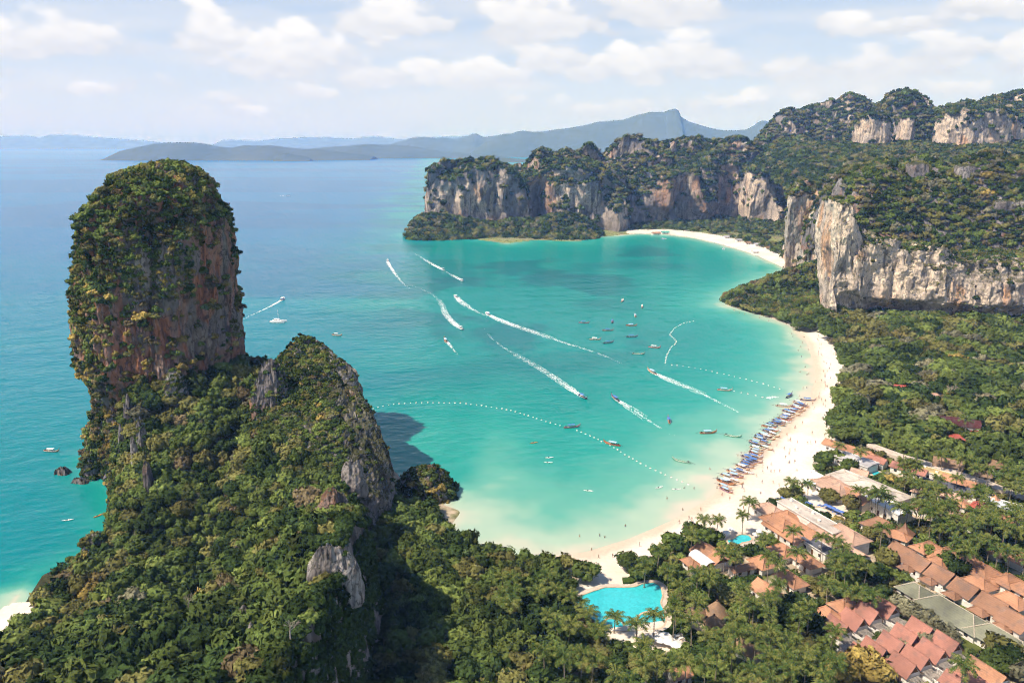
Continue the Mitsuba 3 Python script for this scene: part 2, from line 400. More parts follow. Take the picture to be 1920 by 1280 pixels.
def ridge(key, crest, prof, zb, step, nt, amp, mat, seed, sc=1.0, big=0.0, ends=0.35, href=None, bigl=60.0, rough_top=0.0, face=None):
    """a wall or a range: crest = (x, y, z) points; prof = (offset towards the back, share of the height) from front foot over the crest to the back"""
    C = np.asarray(crest, float)
    s = np.r_[0, np.cumsum(np.linalg.norm(np.diff(C, axis=0), axis=1))]
    C = PchipInterpolator(s, C, axis=0)(np.linspace(0, s[-1], int(s[-1] / step) + 2))
    g = C[-1, :2] - C[0, :2] if face is None else np.array([-face[1], face[0]])
    tan = np.tile(g / np.linalg.norm(g), (len(C), 1))
    back = np.stack([-tan[:, 1], tan[:, 0]], 1)
    F = np.asarray(prof, float)
    H = C[:, 2].max() - zb
    arc = np.r_[0, np.cumsum(np.hypot(np.diff(F[:, 0]), np.diff(F[:, 1]) * H))]
    G = PchipInterpolator(arc, F, axis=0)(np.linspace(0, arc[-1], nt))
    hs = np.clip((C[:, 2] - zb) / (href or H), 0.0, 1.3)
    ys = np.clip(hs, 0, 1) ** ends
    P = np.empty((len(C), nt, 3))
    P[..., :2] = C[:, None, :2] + back[:, None] * (G[None, :, :1] * ys[:, None, None])
    P[..., 2] = zb + (C[:, 2] - zb)[:, None] * G[None, :, 1]
    flat = P.reshape(-1, 3)
    n = flutes(flat, sc, seed) * amp * 2
    if big:
        w = np.stack([flat[:, 0] / bigl, flat[:, 1] / bigl, flat[:, 2] / (bigl * 3.5)], 1) + seed
        n = n + big * 2 * (np.clip((meshkit.fbm(w, 3, seed + 40) - 0.5) * 2.2, -0.5, 0.5))
    front = np.clip(1 - 2.2 * np.maximum(G[:, 0], 0) / (F[-1, 0] + 1e-6), 0.2, 1)
    d = np.zeros_like(flat)
    d[:, :2] = np.repeat(-back, nt, 0)
    side = flutes(flat[:, [1, 0, 2]] + 37.0, sc, seed + 11) * amp * 1.6
    d2 = np.zeros_like(flat)
    d2[:, :2] = np.repeat(tan, nt, 0) * (side * np.repeat(np.clip(ys, 0.15, 1), nt))[:, None]
    lift = np.tile(G[:, 1], len(C))
    d[:, 2] = np.clip((lift - 0.75) / 0.25, 0, 1) * 0.8
    flat = flat + d * (n * np.tile(front, len(C)) * np.repeat(np.clip(ys, 0.15, 1), nt))[:, None] + d2
    if rough_top:
        flat[:, 2] += lift * rough_top * 2 * (meshkit.fbm(flat / (18 * sc), 4, seed + 60) - 0.5)
    f = grid_faces(len(C), nt)
    rock(key, flat, f, mat)


def crest_px(pts):
    return [aty(u, v, y) for u, v, y in pts]


# the tall tower beside the beach
TY = 366.0
def tower_rows():
    out = []
    sil = [(985, 205, 470), (925, 205, 470), (880, 203, 470), (840, 196, 465), (800, 184, 462), (760, 182, 458), (720, 180, 455), (700, 176, 454), (684, 166, 453), (668, 152, 453), (650, 142, 452), (620, 140, 449),
           (580, 139, 445), (540, 138, 442), (500, 138, 440), (460, 140, 437), (430, 144, 433), (400, 155, 427), (375, 171, 420), (355, 188, 413), (338, 207, 403), (322, 228, 390), (312, 246, 376), (305, 264, 360), (300, 290, 335)]
    for v, a, b in sil:
        l, r = aty(a, v, TY), aty(b, v, TY)
        w = (r[0] - l[0]) / 2
        high = np.clip((l[2] - 112) / 26.0, 0, 1)
        out.append((l[2] - 0.6 - 0.4 * high, l[0] + 6.0 + 2.5 * high, r[0] - 3.6 - 3.5 * high, TY - w * 0.95 + 2 * high, TY + w * 0.92 - 2 * high))
    return out


karst('limestone_tower', tower_rows(), 400, 240, 3.9, 'rock_tower', 3, 0.9, 2.25, big=1.9)
tag('limestone_tower', 'tall round limestone tower with a green cap standing in the sea', 'rock tower', kind='structure')

# the lower peak to its right
def peak_rows():
    sil = [(1010, 470, 742, 292), (930, 476, 738, 300), (900, 478, 732, 302), (860, 480, 722, 306), (820, 483, 712, 312), (780, 490, 698, 320), (750, 498, 684, 328), (720, 507, 667, 336), (695, 515, 648, 343), (675, 524, 628, 350),
           (660, 533, 611, 355), (648, 541, 597, 359), (640, 549, 584, 361), (634, 556, 572, 362)]
    out = []
    for v, a, b, y in sil:
        l, r = aty(a, v, y), aty(b, v, y)
        w = (r[0] - l[0]) / 2
        out.append((l[2], l[0], r[0], y - w * 0.9, y + w * 0.9))
    return out


karst('limestone_peak', peak_rows(), 280, 150, 2.8, 'rock_hill', 8, 0.6, 2.0, big=1.6, jag=3.0)
tag('limestone_peak', 'lower grey limestone peak in front of the tall tower', 'rock peak', kind='structure')

# the steep hill in the foreground, a height field with a cliff along its right side
hill_pts = [  # pixel column, row, distance ahead
    (205, 905, 326), (215, 1000, 268), (200, 1060, 246), (60, 1085, 246), (40, 1125, 236), (10, 1180, 218), (0, 1270, 184), (-150, 1270, 176), (100, 1180, 208), (100, 1080, 240),
    (160, 1060, 246), (250, 700, 338), (300, 690, 342), (400, 685, 348), (455, 690, 350), (490, 690, 352), (250, 780, 322), (250, 860, 306), (250, 940, 286), (250, 1010, 256), (250, 1100, 222), (250, 1200, 184), (250, 1275, 158),
    (330, 760, 322), (350, 850, 300), (360, 960, 268), (370, 1060, 236), (380, 1150, 204), (380, 1240, 168),
    (420, 760, 318), (440, 860, 290), (430, 960, 264), (450, 1050, 226), (450, 1120, 198), (460, 1200, 164), (470, 1275, 138),
    (540, 880, 284), (540, 960, 250), (550, 1040, 208), (550, 1120, 172), (545, 1200, 142), (530, 1275, 120),
    (620, 900, 276), (620, 980, 226), (620, 1060, 186), (610, 1130, 156), (600, 1220, 130), (680, 940, 246), (690, 990, 204), (680, 1050, 178), (690, 1130, 148)]
hill_pts = [h for h in hill_pts if not (h[1] > 985 and h[0] > 590)] + [(585, 1060, 182), (560, 1110, 163), (520, 1180, 142), (480, 1260, 122), (640, 1000, 200), (690, 950, 226)]
HP = np.array([aty(u, v, y) for u, v, y in hill_pts])
HP[:, 2] = np.maximum(HP[:, 2] - 3.0, 1.6)
hill_rbf = RBFInterpolator(HP[:, :2], HP[:, 2], kernel='linear', smoothing=0.6)
# the foot of the hill: the coast on the left, the cliff on the right
CLIFF_LINE = [aty(u, v, y)[:2] for u, v, y in [(590, 740, 346), (630, 830, 312), (672, 915, 272), (702, 955, 216), (668, 1022, 186), (622, 1090, 163), (574, 1170, 142), (528, 1250, 121), (486, 1330, 101)]]
HILL = shapely.Polygon(np.vstack([shore_w, [[-196, 352], [-150, 380], [-95, 376]], CLIFF_LINE, [[-40, 60], [-220, 60], [-230, 170]]])).buffer(0)


GULLIES = [(shapely.LineString([aty(u, v, y)[:2] for u, v, y in g]), d, w) for g, d, w in [([(452, 735, 330), (430, 820, 304), (405, 920, 274), (380, 1010, 250), (330, 1090, 224)], 11.0, 8.0), ([(250, 700, 336), (262, 800, 314), (270, 900, 292), (275, 980, 268)], -7.0, 9.0),
                                                                                        ([(585, 1110, 186), (470, 1120, 196), (380, 1150, 204), (300, 1180, 200)], 7.0, 7.0), ([(520, 800, 318), (560, 900, 276), (590, 1000, 234)], -4.0, 9.0)]]


def hill_height(x, y):
    pts = shapely.points(x, y)
    inside = shapely.contains_xy(HILL, x, y)
    d = shapely.distance(HILL.boundary, pts) * np.where(inside, 1, -1)
    p = np.stack([x, y, x * 0], 1)
    d = d + 5.0 * (meshkit.fbm(p / 11.0, 4, 71) - 0.5)
    h = hill_rbf(np.stack([x, y], 1)) + 3.2 * (meshkit.fbm(p / 16.0, 4, 5) - 0.5) * 2 + 7.0 * (meshkit.fbm(p / 42.0, 2, 9) - 0.5) * 2
    low = np.maximum(land_height(x, y), -1.0)
    k = np.clip((d + 2.0) / 6.5, 0, 1)
    k = k * k * (3 - 2 * k)
    for line, depth, wide in GULLIES:
        h = h - depth * np.exp(-(shapely.distance(line, pts) / wide) ** 2)
    return low - 0.3 + np.maximum(h - low + 0.3, 0) * k


xs, ys = np.arange(-260, 24, 1.25), np.arange(96, 384, 1.25)
X, Y = np.meshgrid(xs, ys, indexing='ij')
Z = hill_height(X.ravel(), Y.ravel())
V = np.stack([X.ravel(), Y.ravel(), Z], 1)
slope = np.hypot(*np.gradient(Z.reshape(X.shape), 1.25)).ravel()
V += np.stack([meshkit.fbm(V / 5.0, 3, 31) - 0.5, meshkit.fbm(V / 5.0, 3, 32) - 0.5, Z * 0], 1) * (np.clip(slope - 0.8, 0, 1.5) * 2.2)[:, None]
f = grid_faces(len(xs), len(ys))
near_hill = shapely.contains_xy(HILL.buffer(9), X.ravel()[f].mean(1), Y.ravel()[f].mean(1))
f = f[near_hill & (Z[f].max(1) > -0.6)]
u_, inv = np.unique(f, return_inverse=True)
rock('hillside', V[u_], inv.reshape(f.shape), 'rock_hill', True)
tag('hillside', 'steep jungle slope in the foreground ending in a cliff on its right', 'hill', kind='structure')


def spike(name, u, v, y, w, h, d, seed, label, lean=0.0, cat='rock outcrop', mat='rock_hill', kind='structure', amp=None):
    """a jagged outcrop whose top centre is seen at u, v at distance y"""
    c = aty(u, v, y)
    rows = []
    for t, k in ((0, 1.0), (0.3, 0.97), (0.6, 0.85), (0.85, 0.6), (0.97, 0.32), (1.0, 0.12)):
        z = c[2] - h * (1 - t)
        rows.append((z, c[0] - w / 2 * k + lean * t, c[0] + w / 2 * k + lean * t, y - d / 2 * k, y + d / 2 * k))
    key = numbered(name)
    karst(key, rows, 84, 54, amp or min(w, d) * 0.13, mat, seed, 0.30, 2.2, big=1.5, jag=h * 0.22)
    tag(key, label, cat, kind=kind)
    return key


def seen_at(key, u, v):
    """distance ahead of the nearest point of a rock that lies under pixel u, v"""
    V = SURFACES[key][0]
    a, b, _ = pix(V)
    near = np.argsort((a - u) ** 2 + (b - v) ** 2)[:12]
    return float(np.min(V[near, 1]))


def on_hill(u, v):
    return seen_at('hillside', u, v)


spike('rock_outcrop', 505, 690, 322, 17, 34, 14, 21, 'bare grey cliff on the left flank of the lower peak')
spike('rock_outcrop', 625, 922, on_hill(625, 955), 12, 16, 9, 22, 'jagged grey pinnacles sticking out of the jungle slope')
spike('rock_outcrop', 660, 868, on_hill(660, 900), 10, 12, 8, 27, 'small grey pinnacle above the jagged pinnacles')
spike('rock_outcrop', 622, 1030, on_hill(622, 1068) + 1, 15, 15, 7, 23, 'pale overhanging rock face beside the dark cliff', mat='rock_hill')
spike('rock_outcrop', 455, 1140, on_hill(455, 1165), 5, 8, 5, 24, 'dark crumbling boulders on the slope near the bottom edge')
spike('rock_outcrop', 478, 1165, on_hill(478, 1190), 6, 8, 5, 28, 'low grey rock beside the crumbling boulders')
spike('rock_outcrop', 262, 792, on_hill(262, 850) + 1, 5, 24, 5, 25, 'grey ribbed rock below the tall tower')
spike('rock_outcrop', 325, 700, on_hill(325, 730), 12, 14, 9, 26, 'grey ribbed rock between the tower and the saddle')
for u, v, w, h, sd in [(238, 745, 4.5, 20, 51), (250, 830, 4, 22, 52), (275, 870, 3.5, 15, 53), (228, 800, 4, 20, 54)]:
    spike('rock_strip', u, v, on_hill(u, v + 40) + 1.0, w, h, 4, sd, {51: 'upper grey rock strip below the tall tower', 52: 'long grey rock strip in the middle of the slope below the tower', 53: 'lowest grey rock strip below the tall tower', 54: 'leftmost grey rock strip below the tall tower'}[sd], cat='rock strip')
spike('rock_outcrop', 170, 848, 342, 10, 24, 12, 29, 'bushy rock knob at the foot of the tall tower')
spike('sea_rock', 116, 880, 344, 11, 13, 7, 31, 'dark boulder standing alone in the water left of the tower', cat='rock', kind='thing')
spike('sea_rock', 150, 898, 334, 14, 9, 7, 32, 'low dark rocks at the waterline beside the lone boulder', cat='rock', kind='thing')
spike('sea_rock', 175, 1005, 264, 8, 8, 8, 33, 'small overgrown islet close to the left shore', cat='rock', kind='thing')
spike('wooded_islet', 800, 885, 322, 26, 21, 24, 34, 'overgrown rock block at the edge of the bay below the lower peak', cat='rock')
spike('sea_rock', 1365, 562, 768, 8, 7, 7, 35, 'small green topped rock off the wooded point', cat='rock', kind='thing')
spike('sea_rock', 937, 456, 1245, 9, 3.5, 7, 36, 'dark rock in the water off the far headland', cat='rock', kind='thing')
spike('sea_rock', 966, 454, 1262, 7, 2.4, 5, 37, 'smaller rock right of the dark rock off the far headland', cat='rock', kind='thing')
spike('sea_rock', 922, 453, 1262, 6, 2.4, 5, 38, 'smaller rock left of the dark rock off the far headland', cat='rock', kind='thing')

# the wooded point under the big cliff
pt = crest_px([(1366, 570, 748), (1374, 553, 752), (1392, 541, 756), (1420, 531, 762), (1460, 515, 768), (1500, 501, 772), (1540, 490, 772), (1580, 490, 772), (1640, 500, 772)])
ridge('wooded_point', pt, [(-66, -0.05), (-58, 0.10), (-38, 0.35), (-16, 0.75), (0, 1.0), (20, 0.75), (40, 0.3), (52, -0.05)], 0.0, 3.0, 40, 1.6, 'rock_pale', 12, 0.8, ends=0.5)
tag('wooded_point', 'low wooded point running out into the bay', 'hill', kind='structure')

# the big pale cliff on the right and what stands behind it
wall = crest_px([(1560, 592, 652), (1563, 500, 652), (1568, 420, 652), (1576, 376, 653), (1590, 372, 655), (1604, 400, 656), (1625, 446, 657), (1660, 456, 657), (1700, 462, 656), (1750, 466, 654), (1800, 476, 650), (1850, 486, 646), (1920, 484, 642),
                 (2000, 486, 638), (2120, 490, 632), (2260, 500, 624), (2700, 515, 600)])
ridge('big_cliff', wall, [(-9, -0.02), (-9, 0.10), (-3, 0.16), (-7, 0.26), (-13, 0.36), (-12, 0.60), (-9, 0.80), (-6, 0.92), (0, 0.98), (20, 1.0), (60, 0.98)],
      3.0, 1.5, 110, 4.6, 'rock_pale', 5, 0.9, big=8.0, href=60.0, bigl=22.0, rough_top=1.5, ends=0.25)
tag('big_cliff', 'broad pale cliff above the trees at the right', 'cliff', kind='structure')
top = crest_px([(1566, 430, 775), (1576, 345, 778), (1590, 318, 780), (1604, 300, 784), (1625, 294, 787), (1655, 299, 789), (1690, 320, 790), (1715, 314, 790), (1745, 306, 795), (1780, 318, 795), (1805, 296, 795), (1835, 279, 795), (1870, 282, 795),
                (1920, 286, 795), (2000, 290, 800), (2120, 300, 805), (2260, 305, 810), (2800, 330, 820)])
ridge('cliff_top', top, [(-122, 0.30), (-116, 0.42), (-92, 0.58), (-56, 0.79), (-20, 0.95), (0, 1.0), (30, 0.93), (80, 0.55), (130, 0.0)],
      6.0, 2.5, 90, 3.4, 'rock_hill', 6, 1.3, big=9.0, href=110.0, bigl=38.0, rough_top=6.0, ends=0.5, face=(0.10, 1.0))
tag('cliff_top', 'steep jungle slope rising behind the broad pale cliff', 'hill', kind='structure')
pil = crest_px([(1472, 495, 985), (1477, 400, 985), (1484, 352, 985), (1496, 340, 985), (1512, 340, 980), (1530, 345, 975), (1550, 330, 970), (1580, 320, 965), (1620, 330, 960)])
ridge('cliff_buttress', pil, [(-26, -0.02), (-24, 0.4), (-22, 0.8), (-14, 0.93), (0, 1.0), (40, 0.8), (80, 0.0)], 0.0, 2.5, 80, 3.6, 'rock_pale', 15, 1.2, big=8.0, href=70.0, bigl=30.0, ends=0.4)
tag('cliff_buttress', 'pale buttress at the end of the far beach', 'cliff', kind='structure')
pil = crest_px([(1526, 520, 850), (1530, 430, 850), (1537, 378, 850), (1548, 366, 850), (1562, 362, 848), (1580, 350, 845), (1620, 340, 840), (1680, 345, 840)])
ridge('cliff_buttress_001', pil, [(-24, -0.02), (-23, 0.4), (-22, 0.8), (-14, 0.93), (0, 1.0), (40, 0.8), (80, 0.0)], 0.0, 2.2, 90, 3.4, 'rock_pale', 17, 1.2, big=7.0, href=70.0, bigl=28.0, ends=0.4)
tag('cliff_buttress_001', 'streaked pale buttress between the far beach and the big cliff', 'cliff', kind='structure')

# the far headland
CL = [(-44, -0.03), (-42, 0.25), (-39, 0.6), (-34, 0.80), (-22, 0.92), (0, 1.0), (40, 0.9), (90, 0.0)]
AP_ = 0
ap = crest_px([(764, 440, 1330), (768, 430, 1332), (776, 414, 1335), (790, 404, 1338), (815, 402, 1342), (850, 406, 1345), (890, 414, 1345), (925, 418, 1345), (960, 412, 1345), (1000, 412, 1345), (1030, 405, 1345), (1060, 402, 1340), (1095, 408, 1340), (1120, 430, 1345), (1132, 444, 1345)])
ridge('headland_apron', ap, [(-86, -0.1), (-64, 0.12), (-28, 0.5), (-12, 0.85), (0, 1.0), (30, 0.9), (60, 0.0)], 0.0, 4.0, 44, 3.2, 'rock_headland', 41, 1.6, big=5.0, ends=0.6)
tag('headland_apron', 'wooded skirt of rock along the waterline of the far headland', 'hill', kind='structure')
c1 = crest_px([(798, 430, 1395), (801, 345, 1395), (808, 322, 1395), (824, 313, 1397), (840, 313, 1400), (858, 308, 1402), (866, 302, 1405), (885, 300, 1405), (905, 301, 1408), (925, 305, 1412), (945, 316, 1415), (958, 330, 1418), (975, 345, 1420), (985, 400, 1420)])
ridge('headland_cliff', c1, CL, 0.0, 3.0, 90, 4.6, 'rock_headland', 43, 1.4, big=22.0, href=100.0, bigl=34.0, ends=0.3)
tag('headland_cliff', 'grey and orange cliff block at the tip of the far headland', 'cliff', kind='structure')
c2 = crest_px([(930, 420, 1500), (945, 335, 1500), (962, 308, 1500), (975, 302, 1500), (988, 304, 1498), (1000, 300, 1496), (1018, 291, 1494), (1040, 285, 1492), (1065, 283, 1490), (1085, 290, 1490), (1105, 292, 1490), (1122, 296, 1492), (1140, 300, 1495), (1160, 330, 1498), (1172, 420, 1500)])
ridge('headland_cliff_001', c2, [(-98, -0.03), (-96, 0.3), (-92, 0.55), (-78, 0.72), (-40, 0.88), (0, 1.0), (40, 0.9), (100, 0.0)], 0.0, 3.2, 100, 5.0, 'rock_headland', 47, 1.4, big=30.0, href=95.0, bigl=46.0, ends=0.3, rough_top=6.0)
tag('headland_cliff_001', 'wooded cliff with pillars right of the headland tip', 'cliff', kind='structure')
c3 = crest_px([(1112, 430, 1590), (1118, 340, 1590), (1130, 305, 1590), (1148, 284, 1588), (1166, 274, 1588), (1186, 272, 1590), (1210, 275, 1600), (1235, 268, 1620), (1262, 262, 1640), (1290, 257, 1660), (1320, 254, 1680), (1350, 257, 1700), (1380, 262, 1720), (1410, 260, 1740), (1440, 258, 1760), (1480, 262, 1780), (1540, 300, 1800)])
ridge('headland_cliff_002', c3, [(-104, -0.03), (-103, 0.1), (-108, 0.25), (-106, 0.45), (-98, 0.62), (-66, 0.76), (-30, 0.9), (0, 1.0), (50, 0.9), (140, 0.0)], 0.0, 3.6, 110, 5.6, 'rock_headland', 53, 1.5, big=34.0, href=120.0, bigl=52.0, ends=0.3, rough_top=7.0)
tag('headland_cliff_002', 'long wooded limestone wall with dark caves above the far beach', 'cliff', kind='structure')
c4 = crest_px([(1392, 415, 1560), (1398, 345, 1560), (1406, 318, 1560), (1420, 306, 1560), (1440, 303, 1562), (1462, 310, 1565), (1485, 305, 1565), (1530, 300, 1570), (1600, 310, 1580)])
ridge('headland_cliff_003', c4, CL, 0.0, 3.2, 80, 5.0, 'rock_pale', 57, 1.4, big=16.0, href=100.0, bigl=36.0, ends=0.3)
tag('headland_cliff_003', 'pale rounded cliff at the right end of the wooded wall', 'cliff', kind='structure')

# the jungle range behind
r1 = crest_px([(1395, 300, 1950), (1420, 262, 1950), (1440, 238, 1950), (1465, 222, 1950), (1490, 214, 1950), (1520, 206, 1950), (1555, 196, 1950), (1575, 188, 1950), (1592, 183, 1950), (1612, 189, 1950), (1630, 201, 1950), (1660, 215, 1940), (1700, 235, 1930), (1740, 270, 1930)])
ridge('jungle_range', r1, [(-260, 0.0), (-200, 0.22), (-120, 0.5), (-60, 0.78), (-20, 0.95), (0, 1.0), (60, 0.9), (200, 0.0)], 0.0, 7.0, 70, 9.0, 'rock_headland', 61, 2.4, big=22.0, bigl=80.0, ends=0.3, rough_top=8)
tag('jungle_range', 'rounded jungle mountain left in the range behind the cliffs', 'mountain', kind='structure')
r2 = crest_px([(1585, 290, 1720), (1605, 240, 1720), (1630, 210, 1720), (1655, 192, 1720), (1680, 179, 1720), (1702, 172, 1720), (1722, 170, 1720), (1740, 177, 1720), (1752, 190, 1720), (1766, 212, 1720), (1790, 240, 1720), (1830, 300, 1720)])
ridge('jungle_range_001', r2, [(-250, 0.0), (-190, 0.22), (-120, 0.5), (-60, 0.80), (-20, 0.95), (0, 1.0), (60, 0.9), (200, 0.0)], 0.0, 6.0, 70, 8.0, 'rock_headland', 67, 2.2, big=20.0, bigl=80.0, ends=0.3, rough_top=8)
tag('jungle_range_001', 'highest domed jungle mountain in the range behind the cliffs', 'mountain', kind='structure')
r3 = crest_px([(1735, 260, 1660), (1755, 212, 1660), (1775, 196, 1660), (1800, 186, 1660), (1825, 179, 1660), (1845, 180, 1660), (1862, 177, 1660), (1890, 173, 1660), (1920, 170, 1660), (1980, 168, 1660), (2060, 175, 1660), (2200, 178, 1660), (2700, 200, 1660)])
ridge('jungle_range_002', r3, [(-240, 0.0), (-190, 0.3), (-140, 0.52), (-134, 0.56), (-126, 0.80), (-60, 0.92), (0, 1.0), (60, 0.9), (200, 0.0)], 0.0, 5.0, 90, 7.0, 'rock_pale', 71, 2.2, big=16.0, bigl=70.0, ends=0.3, rough_top=8)
tag('jungle_range_002', 'mountain at the right edge with a pale banded cliff below its jungle top', 'mountain', kind='structure')
v1 = crest_px([(1450, 330, 1380), (1500, 295, 1380), (1560, 290, 1350), (1640, 290, 1320), (1720, 292, 1300), (1800, 290, 1280), (1900, 290, 1260), (2050, 290, 1240), (2200, 290, 1240), (2700, 300, 1240)])
ridge('jungle_valley', v1, [(-300, 0.0), (-220, 0.35), (-120, 0.75), (0, 1.0), (120, 1.05), (300, 1.15), (420, 0.5)], 0.0, 9.0, 60, 8.0, 'rock_headland', 73, 2.4, big=10.0, bigl=90.0, ends=0.3)
tag('jungle_valley', 'jungle covered valley between the big cliff and the range behind', 'hill', kind='structure')


def crag(u0, u1, v0, v1, y, d, seed, label, mat='rock_pale'):
    if isinstance(y, str):
        y = seen_at(y, (u0 + u1) / 2, (v0 + v1) / 2) + 3
    l, r = aty(u0, (v0 + v1) / 2, y), aty(u1, (v0 + v1) / 2, y)
    zt, zb = aty(u0, v0, y)[2], aty(u0, v1, y)[2]
    w = r[0] - l[0]
    rows = [(zb - 12, l[0] - 2, r[0] + 2, y - d, y + d * 2)] + [(zb + (zt - zb) * t, l[0] + w * k, r[0] - w * k, y - d * (1 - k), y + d * 2) for t, k in ((0, 0), (0.4, 0.01), (0.8, 0.04), (0.93, 0.10), (1.0, 0.22))]
    key = numbered('crag')
    karst(key, rows, 150, 60, 4.0, mat, seed, 1.3, 3.2, big=1.6)
    tag(key, label, 'cliff', kind='structure')


crag(1764, 1896, 206, 284, 1475, 22, 81, 'wide pale banded cliff high up near the right edge')
crag(1610, 1668, 214, 284, 1540, 22, 82, 'pale pointed crag on the jungle range left of the banded cliff')
crag(1692, 1712, 220, 250, 1560, 14, 83, 'small grey crag between the two big pale ones')
crag(1700, 1742, 306, 342, 'cliff_top', 7, 84, 'grey rock face high in the jungle above the big cliff', 'rock_hill')
crag(1790, 1834, 310, 352, 'cliff_top', 6, 86, 'brownish slab below the jungle crest at the right', 'rock_hill')
crag(1862, 1935, 376, 396, 'cliff_top', 7, 85, 'broken grey rocks among the trees above the right cliff', 'rock_hill')

# land across the sea
matte('far_green', lambda p, n, uv: mix([0.05, 0.075, 0.035], [0.11, 0.12, 0.06], fbm(p.x * 0.002, p.y * 0.002, p.z * 0.004, 4)))
FAR = [(-900, 0.0), (-500, 0.35), (-200, 0.8), (0, 1.0), (500, 0.8), (1200, 0.0)]


def far_land(name, pts, y, label, prof=FAR, scale=1.0, amp=30.0, seed=90, step=60.0, cat='hill'):
    key = numbered(name)
    ridge(key, [aty(u, v, y) for u, v in pts], [(a * scale, b) for a, b in prof], 0.0, step, 36, amp, 'far_green', seed, 12.0 * scale, ends=0.5)
    tag(key, label, cat, kind='structure')


far_land('far_hill', [(194, 299), (205, 293), (222, 285), (260, 276), (300, 269), (345, 267), (380, 270), (415, 276), (440, 277), (460, 273), (500, 273), (525, 275), (560, 279), (600, 281), (640, 286), (700, 293)], 7900, 'long low dark blue headland across the water at the left', scale=0.5, amp=12.0)
far_land('far_hill', [(520, 296), (560, 284), (600, 277), (640, 275), (680, 271), (720, 272), (760, 273), (800, 280), (840, 285), (900, 290), (960, 296)], 9000, 'second low blue headland right of the first one', scale=0.5, amp=14.0, seed=91)
far_land('far_hill', [(690, 292), (740, 268), (790, 258), (830, 258), (850, 262), (870, 257), (886, 253), (892, 252), (905, 258), (930, 254), (960, 250), (1000, 256), (1060, 262), (1150, 268), (1300, 280), (1400, 292)], 12000, 'blue hills behind the second headland', scale=1.0, amp=26.0, seed=92)
far_land('far_mountain', [(880, 290), (930, 258), (960, 250), (980, 245), (1000, 247), (1050, 242), (1095, 235), (1130, 228), (1165, 225), (1190, 217), (1205, 213), (1222, 210), (1243, 210), (1255, 206), (1266, 203), (1271, 206), (1275, 217), (1288, 226), (1310, 234), (1335, 241), (1360, 245), (1395, 244), (1415, 236), (1432, 226), (1450, 232), (1500, 250), (1560, 285)], 9800,
         'big blue mountain with a notched peak on the horizon', scale=0.9, amp=10.0, seed=93, step=30.0, cat='mountain')
far_land('islet', [(514, 299), (518, 294), (528, 289), (536, 287), (546, 289), (560, 291), (575, 294), (583, 298)], 7300, 'small humped islet in front of the first headland', scale=0.12, amp=4.0, seed=94, step=10.0, cat='island')
far_land('islet', [(636, 297), (642, 294), (655, 291), (668, 291), (678, 294), (680, 296)], 8000, 'tiny flat islet right of the humped islet', scale=0.1, amp=3.0, seed=95, step=10.0, cat='island')
far_land('islet', [(884, 302), (890, 297), (905, 296), (915, 291), (928, 291), (940, 296), (960, 297), (985, 299), (1000, 303)], 6900, 'dark low islet just beyond the headland tip', scale=0.14, amp=4.0, seed=96, step=10.0, cat='island')
far_land('faint_island', [(-60, 266), (-20, 260), (10, 256), (50, 255), (62, 260), (75, 258), (95, 254), (120, 253), (150, 255), (180, 258), (210, 260), (270, 264), (330, 272)], 26000, 'faint pale island chain on the horizon at the far left', scale=1.5, amp=40.0, seed=97, step=120.0, cat='island')
far_land('faint_island', [(400, 272), (430, 262), (470, 265), (520, 261), (530, 260), (560, 258), (600, 258), (660, 260), (700, 257), (760, 262), (820, 258), (870, 256), (960, 268)], 24000, 'faint pale hills on the horizon behind the headlands', scale=1.5, amp=40.0, seed=98, step=120.0, cat='island')


# ---------------------------------------------------------------- buildings
ROOFS = {'pink': [0.36, 0.165, 0.125], 'orange': [0.40, 0.205, 0.12], 'brown': [0.27, 0.145, 0.09], 'tan': [0.46, 0.30, 0.22], 'greige': [0.50, 0.44, 0.38], 'green': [0.17, 0.175, 0.125], 'white': [0.80, 0.79, 0.77], 'dark': [0.09, 0.095, 0.115],
         'thatch': [0.26, 0.165, 0.10], 'maroon': [0.075, 0.022, 0.024], 'red': [0.42, 0.10, 0.07], 'yellow': [0.58, 0.44, 0.20], 'blue': [0.40, 0.43, 0.46], 'teal': [0.10, 0.42, 0.34], 'grey': [0.42, 0.41, 0.42]}


def roof_fn(col, streaky):
    def fn(p, n, uv):
        a = fbm(p.x * 0.35, p.y * 0.35, p.z * 0.35, 4)
        b = fbm(p.x * 2.4, p.y * 2.4, p.z * 2.4, 3)
        course = 0.90 + 0.10 * smoothstep(0.15, 0.5, dr.abs(p.z * 2.6 - dr.floor(p.z * 2.6) - 0.5))
        moss = smoothstep(0.52, 0.70, fbm(p.x * 0.5 + 9, p.y * 0.5, p.z * 0.5, 4))
        c = mix(col, [0.5 * x + 0.05 for x in col], moss * streaky)
        tone = 0.72 + 0.56 * noise(p.x * 0.13 + 3, p.y * 0.13, 0)
        return c * course * tone * (0.66 + 0.40 * a + 0.28 * b)
    return fn


